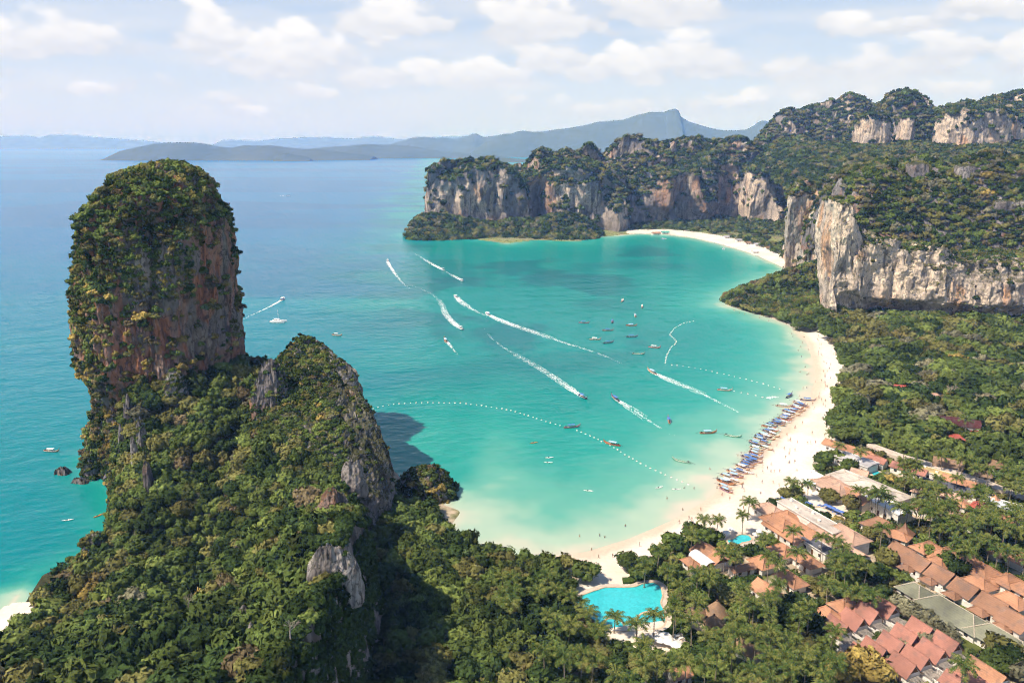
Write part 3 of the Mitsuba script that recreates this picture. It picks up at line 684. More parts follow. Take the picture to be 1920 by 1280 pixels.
for k, col in ROOFS.items():
    matte('roof_' + k, roof_fn(col, 0.65 if k not in ('white', 'dark', 'blue', 'grey') else 0.25), rough=0.7, spec=0.25)
matte('plaster', lambda p, n, uv: mix([0.70, 0.68, 0.64], [0.55, 0.52, 0.47], smoothstep(0.5, 0.75, fbm(p.x * 0.6, p.y * 0.6, p.z * 0.9, 4))))
matte('timber', lambda p, n, uv: mi.Color3f(0.16, 0.09, 0.055) * (0.6 + 0.8 * fbm(p.x * 2, p.y * 2, p.z * 5, 3)))
matte('ridge_tile', [0.46, 0.40, 0.32])
matte('pergola_wood', [0.40, 0.36, 0.31])
matte('paving', lambda p, n, uv: mi.Color3f(0.52, 0.44, 0.37) * (0.8 + 0.4 * fbm(p.x * 0.9, p.y * 0.9, 0, 3)))
bsdf('glass_dark', {'type': 'twosided', 'bsdf': {'type': 'principled', 'base_color': {'type': 'rgb', 'value': [0.03, 0.035, 0.04]}, 'roughness': 0.15, 'specular': 0.6}})

VIEW = []
MARKS = []
FOOT = []                                                       # footprints, so that trees stand beside the houses


def section(pts, length, x0=None):
    """a solid with the outline pts (y, z) running along x"""
    m = trimesh.creation.extrude_polygon(shapely.Polygon(pts), length, engine='earcut')
    v = m.vertices
    return trimesh.Trimesh(np.stack([v[:, 2] + (-length / 2 if x0 is None else x0), v[:, 0], v[:, 1]], 1), m.faces[:, ::-1], process=False)


def box(sx, sy, sz, x=0, y=0, z=0):
    m = trimesh.creation.box((sx, sy, sz))
    m.apply_translation((x, y, z + sz / 2))
    return m


def bar(a, b, r, sides=6):
    return trimesh.creation.cylinder(r, segment=(a, b), sections=sides)


def gable(L, W, h, z, over=0.5, sag=0.10, t=0.16):
    H = W / 2 + over
    drop = -over * h / (W / 2) * 0.7
    top = [(-H, z + drop), (-H * 0.55, z + h * (0.45 - sag)), (-H * 0.2, z + h * (0.80 - sag * 0.6)), (0, z + h), (H * 0.2, z + h * (0.80 - sag * 0.6)), (H * 0.55, z + h * (0.45 - sag)), (H, z + drop)]
    low = [(a, b - t) for a, b in top[::-1]]
    return section(top + low, L + 2 * over)


def gable_wall(L, W, h, z, sink=0.6):
    return section([(-W / 2, -sink), (W / 2, -sink), (W / 2, z - 0.12), (0, z + h - 0.45), (-W / 2, z - 0.12)], L - 0.3)


def hip(L, W, h, z, over=0.6, sag=0.10):
    a, b = L / 2 + over, W / 2 + over
    r = max(L - W * 0.9, 0.3) / 2
    rings = []
    for t, k in ((0.0, 0.0), (0.35, 0.35 - sag * 0.5), (0.7, 0.7 - sag), (1.0, 1.0)):
        x, y = a + (r - a) * t, b + (0.02 - b) * t
        rings.append([(-x, -y, z - 0.3 + (h + 0.3) * k), (x, -y, z - 0.3 + (h + 0.3) * k), (x, y, z - 0.3 + (h + 0.3) * k), (-x, y, z - 0.3 + (h + 0.3) * k)])
    v = np.array(rings).reshape(-1, 3)
    f = [[i * 4 + j, i * 4 + (j + 1) % 4, (i + 1) * 4 + (j + 1) % 4, (i + 1) * 4 + j] for i in range(3) for j in range(4)] + [[12, 13, 14, 15], [3, 2, 1, 0]]
    hips = [(v[j], v[12 + j]) for j in range(4)] + [((v[12] + v[15]) / 2, (v[13] + v[14]) / 2)]
    return (v, np.array(f)), hips


def place(u, v, z, ang):
    c = at(u, v, z)
    g = float(land_height(np.array([c[0]]), np.array([c[1]]))[0])
    return c[0], c[1], g, T4().translate([c[0], c[1], g]) @ T4().rotate([0, 0, 1], ang)


def part(key, mesh, mat, M, smooth=False):
    scene[key] = mikit.ply(mesh, mat, smooth=smooth, to_world=M)


def sub(owner, name):
    n = used.get(owner + name, 0)
    used[owner + name] = n + 1
    return f'{owner}__{name}' if n == 0 else f'{owner}__{name}_{n:03d}'


def openings(key, L, W, M, n, side=-1, z=0.0, both=True):
    """a door and windows on the long walls"""
    for s in ((-1, 1) if both else (side,)):
        for i in range(n):
            x = (i + 0.5) / n * (L - 1.2) - (L - 1.2) / 2
            y = s * (W / 2 + 0.0)
            if i == n // 2 and s == side:
                d = sub(key, 'door')
                part(d, box(1.0, 0.12, 2.1, x, y + s * 0.02, z), 'timber', M)
            else:
                w = sub(key, 'window')
                part(w, box(1.3, 0.12, 1.2, x, y + s * 0.02, z + 0.95), 'timber', M)
                part(w + '__pane', box(1.1, 0.04, 1.0, x, y + s * 0.085, z + 1.05), 'glass_dark', M)


def house(kind, u, v, L, W, eave, h, roof, ang, label, group=None, name='house', cat='house', porch=0, pergola=0, win=3, plinth=0.0):
    c = at(u, v, eave + h * 0.45 + 3)
    x, y, g, M = place(u, v, eave + h * 0.45 + 3.2, ang)
    key = numbered(name)
    MARKS.append((x, y, key))
    rm = 'roof_' + roof
    FOOT.append(shapely.affinity.translate(shapely.affinity.rotate(shapely.box(-L / 2 - 0.8, -W / 2 - 0.8, L / 2 + 0.8, W / 2 + 0.8), ang), x, y))
    VIEW.append(shapely.affinity.translate(FOOT[-1], -0.1 * x / y * 40, -(6.0 if y > 330 else 3.5)))
    if kind == 'gable':
        part(key + '__wall', gable_wall(L, W, h, eave), 'plaster', M)
        part(key + '__roof', gable(L, W, h, eave), rm, M)
        part(key + '__roof__ridge_cap', bar((-L / 2 - 0.5, 0, eave + h + 0.02), (L / 2 + 0.5, 0, eave + h + 0.02), 0.13), rm, M)
        for e in (-1, 1):
            part(sub(key, 'gable_board'), section([(-W * 0.36, eave + 0.35), (W * 0.36, eave + 0.35), (0, eave + h - 0.6)], 0.1, e * (L / 2 - 0.14) - 0.05), 'timber', M)
    elif kind == 'hip':
        m, hips = hip(L, W, h, eave)
        part(key + '__wall', box(L - 0.5, W - 0.5, eave + 0.5 - 0.2, 0, 0, -0.5), 'plaster', M)
        part(key + '__roof', m, rm, M)
        part(key + '__roof__ridge_cap', trimesh.util.concatenate([bar(p + [0, 0, 0.03], q + [0, 0, 0.03], 0.14) for p, q in hips]), 'ridge_tile' if roof in ('green', 'greige') else rm, M)
    elif kind == 'flat':
        part(key + '__wall', box(L, W, eave + 0.5, 0, 0, -0.5), 'plaster', M)
        part(key + '__roof', section([(-W / 2 - 0.35, eave), (W / 2 + 0.35, eave), (W / 2 + 0.35, eave + 0.25), (0, eave + 0.25 + h), (-W / 2 - 0.35, eave + 0.25)], L + 0.7), rm, M)
        for q_ in range(max(2, int(L / 7))):
            part(sub(key + '__roof', 'air_unit'), box(1.2, 0.8, 0.8, -L / 2 + 2.5 + q_ * 6.1, (-1) ** q_ * W * 0.2, eave + 0.25 + h * 0.4), 'plaster', M)
        part(key + '__roof__parapet', trimesh.util.concatenate([box(L + 0.72, 0.2, 0.3, 0, s * (W / 2 + 0.28), eave + 0.2) for s in (-1, 1)]), 'plaster', M)
    elif kind == 'vault':
        a = np.linspace(0, np.pi, 13)
        out = [(-math.cos(t) * W / 2, eave + math.sin(t) * h) for t in a]
        inn = [(-math.cos(t) * (W / 2 - 0.12), eave + math.sin(t) * (h - 0.12)) for t in a[::-1]]
        part(key + '__roof', section(out + inn, L), rm, M)
        for s in (-1, 1):
            for e in (-1, 1):
                part(sub(key, 'post'), bar((e * (L / 2 - 0.3), s * (W / 2 - 0.1), -0.4), (e * (L / 2 - 0.3), s * (W / 2 - 0.1), eave + 0.1), 0.09), 'plaster', M)
    elif kind == 'cone':
        R = W / 2 + 0.7
        prof = [(R, eave - 0.25), (R * 0.72, eave + h * 0.30), (R * 0.40, eave + h * 0.62), (R * 0.14, eave + h * 0.90), (0.02, eave + h), (0.0, eave + h)]
        prof = prof[:-1] + [(0.0, eave + h + 0.02)]
        m = trimesh.creation.revolve(prof[::-1] + [(R - 0.15, eave - 0.4), (0.0, eave - 0.4)], sections=24)
        part(key + '__roof', m, rm, M, 40)
        part(key + '__roof__cap', bar((0, 0, eave + h - 0.5), (0, 0, eave + h + 0.25), 0.3, 10), 'timber', M)
        part(key + '__wall', trimesh.creation.cylinder(W / 2, eave + 0.4, sections=18, transform=trimesh.transformations.translation_matrix((0, 0, (eave - 0.4) / 2 - 0.1))), 'plaster', M)
        part(key + '__door', box(1.0, 0.3, 2.0, 0, -W / 2, 0), 'timber', M)
    elif kind == 'spire':
        a = W / 2 + 0.5
        rings = [(1.0, eave - 0.3), (0.62, eave + h * 0.22), (0.30, eave + h * 0.50), (0.10, eave + h * 0.85), (0.02, eave + h)]
        vv = np.array([(sx * a * k, sy * a * k, z) for k, z in rings for sx, sy in ((-1, -1), (1, -1), (1, 1), (-1, 1))])
        ff = [[i * 4 + j, i * 4 + (j + 1) % 4, (i + 1) * 4 + (j + 1) % 4, (i + 1) * 4 + j] for i in range(4) for j in range(4)] + [[3, 2, 1, 0], [16, 17, 18, 19]]
        part(key + '__roof', (vv, np.array(ff)), rm, M)
        part(key + '__roof__finial', bar((0, 0, eave + h - 0.1), (0, 0, eave + h + 0.6), 0.07), 'timber', M)
        part(key + '__wall', box(W - 0.4, W - 0.4, eave + 0.3, 0, 0, -0.4), 'plaster', M)
        part(key + '__door', box(1.0, 0.2, 2.0, 0, -W / 2 + 0.18, 0), 'timber', M)
    if kind in ('gable', 'hip', 'flat'):
        openings(key, L - 0.5, W - (0.5 if kind == 'hip' else 0), M, win, z=0.05)
    if porch:                                                    # a lower roof in front of the gable or along the side
        px_, py_, pl, pw, pz, ph = porch
        Mp = M @ T4().translate([px_, py_, 0])
        pm, hips = hip(pl, pw, ph, pz, over=0.4)
        part(key + '__porch_roof', pm, rm, Mp)
        part(key + '__porch_roof__ridge_cap', trimesh.util.concatenate([bar(p + [0, 0, 0.03], q + [0, 0, 0.03], 0.11) for p, q in hips]), rm, Mp)
        for sx in (-1, 1):
            for sy in (-1, 1):
                part(sub(key, 'post'), bar((px_ + sx * (pl / 2 - 0.3), py_ + sy * (pw / 2 - 0.3), -0.3), (px_ + sx * (pl / 2 - 0.3), py_ + sy * (pw / 2 - 0.3), pz), 0.11), 'plaster', M)
    if pergola:
        s = pergola
        x0 = s * (L / 2 + 2.0)
        pg = key + '__pergola'
        part(pg, trimesh.util.concatenate([bar((x0 + a, b, -0.3), (x0 + a, b, 2.3), 0.07) for a in (-1.4, 1.4) for b in (-1.9, 1.1)] + [box(3.2, 0.12, 0.14, x0, b, 2.25) for b in (-1.9, 1.1)]), 'pergola_wood', M)
        for i in range(8):
            part(sub(pg, 'slat'), box(0.16, 3.6, 0.1, x0 - 1.4 + 0.4 * i, -0.4, 2.40), 'pergola_wood', M)
        part(key + '__garden_wall', box(5.6, 0.22, 2.0, s * (L / 2 + 2.4), -W / 2 + 0.1, -0.3), 'plaster', M)
        part(key + '__terrace', box(5.4, W - 0.4, 0.35, s * (L / 2 + 2.5), 0.2, -0.2), 'paving', M)
    return key


import shapely.affinity
A, B = -67.0, 23.0
G1 = 'pink roofed terrace villas at the bottom right'
row_names = ['first', 'second', 'third', 'fourth']
for i, (u, v) in enumerate([(1572, 1166), (1602, 1153), (1629, 1141), (1662, 1131)]):
    house('gable', u, v, 6.6, 5.4, 3.0, 3.3, 'pink', A, f'pink roofed villa, {row_names[i]} from the left in the back row with red flowering shrubs before it', G1, 'villa', 'villa', porch=(-4.2, 0.6, 3.4, 4.6, 2.4, 1.4), pergola=1, win=2)
    tag(f'villa_{i:03d}' if i else 'villa', f'pink roofed villa, {row_names[i]} from the left in the back row of the terrace', 'villa', G1)
for i, (u, v) in enumerate([(1642, 1210), (1675, 1199), (1700, 1184), (1728, 1172)]):
    k = house('gable', u, v, 6.6, 5.4, 3.0, 3.3, 'pink', A, '', None, 'villa', 'villa', porch=(4.4, 0.4, 3.4, 4.8, 2.4, 1.4), pergola=-1, win=2)
    tag(k, f'pink roofed villa, {row_names[i]} from the left in the middle row facing the back row', 'villa', G1)
for i, (u, v) in enumerate([(1696, 1239), (1720, 1226), (1750, 1213), (1776, 1199)]):
    k = house('gable', u, v, 6.6, 5.4, 3.0, 3.3, 'pink', A, '', None, 'villa', 'villa', porch=(-4.2, 0.5, 3.4, 4.6, 2.4, 1.4), pergola=1, win=2)
    tag(k, f'pink roofed villa, {row_names[i]} from the left in the front row of the terrace', 'villa', G1)
for u, v, lab, L in [(1622, 1222, 'low pink roof beside the yellow flowering tree', 8), (1798, 1274, 'pink roofed villa cut off by the bottom edge', 7), (1826, 1268, 'pink roofed villa right of the one cut off by the bottom edge', 8)]:
    k = house('gable', u, v, L, 5.4, 2.8, 2.6, 'pink', A, '', None, 'villa', 'villa', pergola=-1, win=2)
    tag(k, lab, 'villa', G1)

HOUSES = [  # kind, u, v, length, width, eave, rise, roof, angle, label
    ('gable', 1852, 1252, 10, 5.5, 2.8, 2.2, 'orange', A, 'orange tiled villa below the big dark palm at the bottom right'),
    ('hip', 1553, 1141, 8, 6.5, 3, 2.4, 'orange', A, 'orange hipped roof left of the pink villas'),
    ('hip', 1586, 1124, 8, 6.5, 3, 2.6, 'orange', B, 'orange roof directly behind the pink villas'),
    ('hip', 1719, 1097, 9, 8, 3, 2.6, 'green', A, 'grey green hipped roof half in the shade of a tree'),
    ('hip', 1792, 1139, 21, 10, 3, 3.2, 'green', A, 'long grey green hipped roof between the pink villas and the cottages'),
    ('hip', 1886, 1192, 19, 10, 3, 3.2, 'green', A, 'grey green hipped roof nearest the right edge'),
    ('gable', 1696, 1027, 9, 8, 3.2, 3.0, 'brown', A, 'brown roofed cottage at the far end of the cottage row'),
    ('gable', 1726, 1046, 7.6, 8.4, 3.2, 3.0, 'brown', A, 'second brown roofed cottage of the row'),
    ('gable', 1769, 1069, 7.6, 8.4, 3.2, 3.0, 'brown', A, 'third brown roofed cottage of the row'),
    ('gable', 1814, 1096, 7.6, 8.4, 3.2, 3.0, 'brown', A, 'fourth brown roofed cottage of the row'),
    ('gable', 1866, 1126, 8.4, 8.8, 3.2, 3.2, 'brown', A, 'fifth brown roofed cottage of the row, with a white patch on it'),
    ('gable', 1908, 1156, 8.4, 8.8, 3.2, 3.2, 'brown', A, 'brown roofed cottage cut off by the right edge'),
    ('hip', 1737, 1017, 9, 6, 3, 2.2, 'orange', B, 'orange roof behind the second brown cottage'),
    ('hip', 1772, 1028, 9, 6, 3, 2.2, 'orange', B, 'orange roof beside the round green bush'),
    ('hip', 1760, 1046, 7, 5, 3, 2, 'orange', A, 'small orange roof between two brown cottages'),
    ('hip', 1823, 1044, 6, 4.5, 3, 2, 'orange', A, 'small orange bungalow alone among the palms'),
    ('hip', 1848, 1064, 8.5, 7, 3, 2.4, 'orange', B, 'square orange bungalow behind the cottage row'),
    ('hip', 1891, 1080, 8, 7, 3, 2.4, 'orange', B, 'orange bungalow with pale patches near the right edge'),
    ('hip', 1836, 1084, 9, 6.5, 3, 2.4, 'orange', A, 'orange bungalow right behind the fourth cottage'),
    ('hip', 1899, 1117, 9, 7, 3, 2.4, 'orange', A, 'orange bungalow right behind the fifth cottage'),
    ('hip', 1920, 1096, 8, 6, 3, 2.4, 'orange', A, 'orange bungalow at the right edge above the others'),
    ('hip', 1874, 1027, 7, 5, 3, 2, 'orange', B, 'reddish bungalow under tall palms'),
    ('hip', 1913, 1040, 7, 6, 3, 2.2, 'orange', B, 'orange bungalow at the right edge under tall palms'),
    ('hip', 1446, 945, 13, 9, 3.4, 2.4, 'tan', A, 'wide salmon roof nearest the beach'),
    ('hip', 1477, 956, 7.5, 7.5, 4.6, 2.4, 'orange', A, 'pyramid roof pavilion beside the white block'),
    ('hip', 1462, 967, 13, 8, 4.0, 2.4, 'orange', A, 'orange hipped roof of the hotel below the pyramid roof'),
    ('gable', 1472, 988, 19, 5.5, 2.8, 1.6, 'orange', A, 'long low orange eave roof of the hotel'),
    ('gable', 1503, 980, 17, 7, 4.0, 2.2, 'orange', A, 'orange roof along the foot of the white block'),
    ('gable', 1568, 1008, 26, 7.5, 3.6, 2.2, 'tan', A, 'long pale orange roof running away from the hotel'),
    ('flat', 1534, 1016, 13, 5, 3.2, 0.5, 'dark', A, 'dark metal roof below the long orange roof'),
    ('flat', 1521, 960, 30, 7, 6.4, 0.3, 'greige', A, 'long white block with a flat grey roof beside the narrow pool'),
    ('hip', 1588, 990, 15, 9, 5.6, 2.4, 'tan', A, 'hipped roof at the end of the white block'),
    ('hip', 1470, 1020, 8.5, 7, 3, 2.6, 'orange', A, 'orange bungalow right of the smaller blue pool'),
    ('hip', 1515, 1040, 9, 6, 3, 2.4, 'orange', A, 'orange bungalow below the dark metal roof'),
    ('hip', 1484, 1074, 9.5, 6, 3, 2.6, 'orange', A, 'orange bungalow in the middle of the palm garden'),
    ('hip', 1431, 1042, 7.5, 6.5, 3, 2.6, 'orange', A, 'orange bungalow below the smaller blue pool'),
    ('gable', 1437, 1094, 8, 7, 3.4, 2.4, 'orange', A, 'orange roofed bungalow with a bright white wall'),
    ('gable', 1334, 1028, 13, 9, 3.2, 2.8, 'orange', A, 'large orange roof behind the white canopy'),
    ('vault', 1318, 1040, 10, 5, 2.8, 2.0, 'white', A, 'white arched canopy in front of the large orange roof'),
    ('hip', 1297, 1043, 6, 4, 2.8, 1.6, 'orange', A, 'small orange roof left of the white canopy'),
    ('gable', 1391, 1055, 9, 3.5, 2.6, 1.0, 'brown', 20, 'narrow brown roof under the palms below the blue pool'),
    ('cone', 1307, 1133, 6, 5.0, 2.4, 3.2, 'thatch', A, 'thatched round hut, left one of three beside the lagoon pool'),
    ('cone', 1344, 1131, 7, 6.4, 2.4, 4.0, 'thatch', A, 'largest thatched round hut beside the lagoon pool'),
    ('cone', 1339, 1155, 6, 5.2, 2.2, 3.0, 'thatch', A, 'thatched round hut nearest the camera beside the lagoon pool'),
    ('gable', 1275, 1251, 6, 4, 2.6, 1.6, 'orange', 20, 'small orange roof among palms near the bottom edge'),
    ('gable', 1404, 1205, 8, 5, 2.6, 2.2, 'thatch', -50, 'brown thatched roof hidden among palms'),
    ('flat', 1524, 888, 12, 11, 3.6, 1.2, 'white', A, 'white pitched roof at the beach end of the restaurant'),
    ('hip', 1566, 899, 18, 13, 4.2, 2.2, 'tan', A, 'broad salmon roof of the restaurant'),
    ('gable', 1606, 922, 14, 7, 3.6, 1.8, 'orange', A, 'lower orange roof behind the poolside tree'),
    ('hip', 1598, 888, 17, 12, 4.4, 1.6, 'greige', -58, 'pale beige roof in the middle of the restaurant'),
    ('hip', 1645, 908, 24, 13, 4.8, 1.6, 'greige', -62, 'largest pale beige roof behind the restaurant'),
    ('flat', 1662, 938, 19, 8, 4.4, 0.8, 'white', -66, 'bright white roof beside the largest beige roof'),
    ('gable', 1590, 832, 23, 6.5, 3.4, 1.8, 'orange', -50, 'long orange roof at the edge of the beach forest'),
    ('hip', 1632, 848, 9, 7, 3.2, 2.0, 'orange', -50, 'orange roof at the inner end of the long one'),
    ('gable', 1646, 855, 8, 5, 3.2, 1.6, 'pink', -50, 'small pink roof beyond the long orange one'),
    ('flat', 1606, 856, 17, 9, 3.6, 0.6, 'grey', -55, 'pale grey roof with vents beside the long orange roof'),
    ('gable', 1613, 878, 7, 4, 3, 1.4, 'tan', -40, 'narrow tan roof beside the small garden pool'),
    ('gable', 1706, 872, 15, 5.5, 3, 1.8, 'pink', -48, 'pink roof along the lane'),
    ('flat', 1752, 880, 14, 6, 3.4, 0.5, 'yellow', -48, 'yellow roof along the lane'),
    ('gable', 1753, 900, 9, 6, 3.2, 1.4, 'dark', -48, 'short slate blue roof before the long one'),
    ('gable', 1803, 911, 21, 6.5, 3.2, 1.6, 'dark', -48, 'long slate blue roof'),
    ('gable', 1799, 896, 13, 5, 3.2, 1.6, 'orange', -48, 'rust coloured roof behind the long slate roof'),
    ('gable', 1779, 862, 12, 8, 3, 3.0, 'thatch', -30, 'big brown thatched roof at the forest edge'),
    ('hip', 1843, 880, 7, 6.5, 3, 2.4, 'thatch', -30, 'dark brown hipped hut at the forest edge'),
    ('hip', 1864, 864, 7, 6, 3, 2.2, 'thatch', -30, 'brown hut deeper in the forest edge'),
    ('flat', 1891, 947, 17, 9, 3.6, 0.5, 'blue', -46, 'pale blue grey metal roof at the right'),
    ('hip', 1893, 964, 10, 7, 3, 2.2, 'orange', -46, 'orange roof in front of the pale metal roof'),
    ('spire', 1866, 932, 6, 6, 3, 3.2, 'orange', -46, 'small orange pavilion left of the pale metal roof'),
    ('hip', 1840, 942, 6.5, 5, 3, 2, 'red', -46, 'red roofed hut right of the slate roof'),
    ('spire', 1728, 908, 6, 6, 2.8, 4.0, 'tan', -46, 'spired hut left of the slate roof'),
    ('spire', 1774, 915, 5.5, 5.5, 2.8, 4.0, 'tan', -46, 'spired hut before the middle of the slate roof'),
    ('spire', 1798, 924, 5.5, 5.5, 2.8, 4.0, 'tan', -46, 'spired hut second along the slate roof'),
    ('spire', 1803, 936, 5, 5, 2.6, 2.6, 'orange', -46, 'low orange hut before the slate roof'),
    ('gable', 1740, 947, 9, 5, 3, 2, 'brown', -46, 'brown roof under tall palms behind the white roof'),
    ('spire', 1722, 940, 5, 5, 2.8, 2.6, 'tan', -46, 'small pale hut behind the white roof'),
    ('spire', 1783, 952, 5, 5, 2.8, 3.2, 'tan', -46, 'spired hut alone in the palm grove'),
    ('spire', 1812, 966, 6.5, 6.5, 2.8, 4.2, 'pink', -46, 'pinkish spired hut in the palm grove'),
    ('spire', 1697, 986, 5.5, 5.5, 2.8, 4.4, 'brown', -46, 'curved brown spire roof in the palm grove'),
    ('hip', 1684, 995, 8, 5, 3, 1.8, 'orange', -46, 'orange roof beside the curved spire roof'),
    ('hip', 1656, 976, 13, 9, 3.2, 3.2, 'brown', -62, 'brown roof half hidden by an olive tree'),
    ('gable', 1774, 782, 12, 7, 3.4, 2.8, 'maroon', -20, 'dark maroon roof in the forest, left one of two'),
    ('gable', 1812, 788, 13, 7, 3.4, 2.8, 'maroon', -20, 'dark maroon roof in the forest, right one of two'),
    ('gable', 1837, 808, 10, 6, 3, 1.8, 'red', -10, 'bright red roof in the forest'),
    ('hip', 1794, 815, 7, 6, 3, 2.2, 'red', -10, 'rusty red hut left of the bright red roof'),
    ('gable', 1691, 722, 8, 6, 3, 2.4, 'red', -20, 'rust red hut near the beach forest'),
    ('hip', 1754, 737, 7, 6, 3, 2, 'tan', -20, 'tan hut in the middle of the forest')]
for kind, u, v, L, W, e, h, roof, ang, lab in HOUSES:
    nm, ct = ('hut', 'hut') if kind in ('cone', 'spire') or 'hut' in lab else (('canopy', 'canopy') if kind == 'vault' else (('cottage', 'cottage') if 'cottage' in lab else (('bungalow', 'bungalow') if 'bungalow' in lab else ('building', 'building'))))
    porch = (-L * 0.1, -W / 2 - 1.3, L * 0.62, 4.0, e - 0.7, 1.2) if nm == 'cottage' else 0
    k = house(kind, u, v, L, W, e, h, roof, ang, lab, None, nm, ct, porch=porch, win=max(2, min(5, int(L / 3.4))))
    tag(k, lab, ct)
for u, v, L, W, roof, lab in [(1230, 432, 14, 8, 'orange', 'orange roof behind the far beach'), (1247, 431, 14, 9, 'teal', 'turquoise roof behind the far beach'), (1362, 441, 9, 6, 'grey', 'grey hut roof left in the village behind the far beach'), (1385, 447, 9, 6, 'grey', 'grey hut roof second in the village behind the far beach'),
                         (1402, 452, 9, 6, 'thatch', 'brown hut roof in the village behind the far beach'), (1420, 455, 10, 6, 'grey', 'grey hut roof third in the village behind the far beach'), (1440, 461, 9, 6, 'thatch', 'brown hut roof next to the pale buttress'), (1416, 466, 9, 6, 'white', 'white roof nearest the far beach')]:
    c = at(u, v, 5.5)
    k = house('gable', u, v, L, W, 3.0, 2.0, roof, 15, lab, None, 'beach_hut', 'hut', win=2)
    tag(k, lab, 'hut')

# the white walls along the cottage row
for i, (p, q) in enumerate([((1692, 1066), (1745, 1092)), ((1745, 1092), (1800, 1121)), ((1800, 1121), (1862, 1153)), ((1862, 1153), (1935, 1190))]):
    a, b = at(*p, 4.5), at(*q, 4.5)
    g = float(land_height(np.array([a[0]]), np.array([a[1]]))[0])
    L = np.linalg.norm((b - a)[:2])
    M = T4().translate([(a[0] + b[0]) / 2, (a[1] + b[1]) / 2, g]) @ T4().rotate([0, 0, 1], math.degrees(math.atan2(b[1] - a[1], b[0] - a[0])))
    key = numbered('boundary_wall')
    scene[key] = mikit.ply(trimesh.util.concatenate([box(L - 0.1, 0.35, 2.3, 0, 0, -0.4)] + [box(0.6, 0.6, 2.7, x, 0, -0.4) for x in np.linspace(-L / 2 + 0.4, L / 2 - 0.4, 4)]), 'plaster', to_world=M)
    tag(key, ['white wall at the far end of the cottage row', 'white wall before the third brown cottage', 'white wall before the fourth brown cottage', 'white wall at the near end of the cottage row'][i], 'wall', 'white walls in front of the brown cottages', kind='thing')
lane = shapely.LineString([at(1635, 838, 4)[:2], at(1690, 858, 4)[:2], at(1760, 878, 4)[:2], at(1850, 908, 4)[:2], at(1930, 940, 4)[:2]]).buffer(2.6)


def slab(poly_, z, t):
    m = trimesh.creation.extrude_polygon(poly_, t, engine='earcut')
    m.apply_translation((0, 0, z))
    return m


scene['lane'] = mikit.ply(slab(lane, 2.0, 3.0), 'paving')
tag('lane', 'pale paved lane behind the resort', 'lane', kind='structure')

# ---------------------------------------------------------------- pools
def pool_water_fn(p, n, uv):
    a = fbm(p.x * 0.25, p.y * 0.25, 0, 3)
    r = fbm(p.x * 1.6, p.y * 1.6, 0, 3)
    return mix([0.030, 0.40, 0.46], [0.05, 0.46, 0.50], a) * (0.85 + 0.3 * r)


bsdf('pool_water', {'type': 'twosided', 'bsdf': {'type': 'bumpmap', 'arbitrary': proc(lambda p, n, uv: fbm(p.x * 0.8, p.y * 0.8, 0, 3), eps=0.1), 'scale': 0.12, 'bsdf': {
    'type': 'principled', 'base_color': proc(pool_water_fn), 'roughness': 0.08, 'specular': 0.5}}})
matte('coping', lambda p, n, uv: mi.Color3f(0.50, 0.40, 0.29) * (0.75 + 0.5 * fbm(p.x * 1.3, p.y * 1.3, 0, 3)))
POOLS = []


def pool(px_, label, deck=3.5, lips=()):
    pts = np.array([at(u, v, 2.4)[:2] for u, v in px_])
    ring = smooth_line(np.vstack([pts, pts[:1]]), 0.6)
    P = shapely.Polygon(ring).buffer(0.05)
    c = P.centroid
    g = float(land_height(np.array([c.x]), np.array([c.y]))[0])
    hi = land_height(*np.array(P.buffer(deck).exterior.coords).T).max() + 0.12
    z = max(g, hi)
    key = numbered('swimming_pool')
    part(key + '__deck', slab(P.buffer(deck).difference(P.buffer(0.5)), z - 2.5, 2.5), 'paving', T4())
    part(key + '__coping', slab(P.buffer(0.55).difference(P), z - 1.0, 1.14), 'coping', T4())
    part(key + '__water', slab(P.buffer(0.1), z - 1.0, 0.92), 'pool_water', T4())
    for l in lips:
        line = shapely.LineString(smooth_line(np.array([at(u, v, 2.4)[:2] for u, v in l]), 0.5)).buffer(0.35)
        part(sub(key, 'inner_rim'), slab(line, z - 1.0, 1.06), 'coping', T4())
    tag(key, label, 'pool')
    POOLS.append(P.buffer(deck))
    MARKS.append((c.x, c.y, key))
    FOOT.append(P.buffer(1.2))
    return P, z


LAGOON = [(1077, 1122), (1100, 1112), (1120, 1105), (1140, 1100), (1170, 1100), (1190, 1099), (1207, 1093), (1225, 1091), (1238, 1099), (1241, 1114), (1238, 1130), (1244, 1142), (1247, 1157), (1243, 1171), (1230, 1177), (1212, 1176), (1192, 1180), (1170, 1181), (1150, 1182), (1135, 1172), (1107, 1160), (1092, 1142)]
lagoon, lagoon_z = pool(LAGOON, 'large turquoise lagoon pool with palms in it', 2.2, [[(1134, 1161), (1146, 1157), (1158, 1159), (1168, 1166), (1172, 1176)], [(1193, 1176), (1195, 1158), (1202, 1149), (1214, 1145), (1230, 1146), (1243, 1155)]])
pool([(1364, 1010), (1376, 1008), (1384, 1002), (1393, 1000), (1402, 1001), (1409, 1007), (1403, 1012), (1392, 1014), (1381, 1019), (1370, 1019)], 'smaller blue pool beside the salmon roofs', 2.5)
pool([(1525, 951), (1535, 950), (1548, 954), (1560, 961), (1574, 969), (1570, 973), (1555, 967), (1538, 959), (1528, 955)], 'narrow turquoise pool behind the white block', 2.0)
pool([(1635, 883), (1645, 882), (1652, 886), (1653, 891), (1646, 893), (1637, 889)], 'small round garden pool among trees', 1.2)
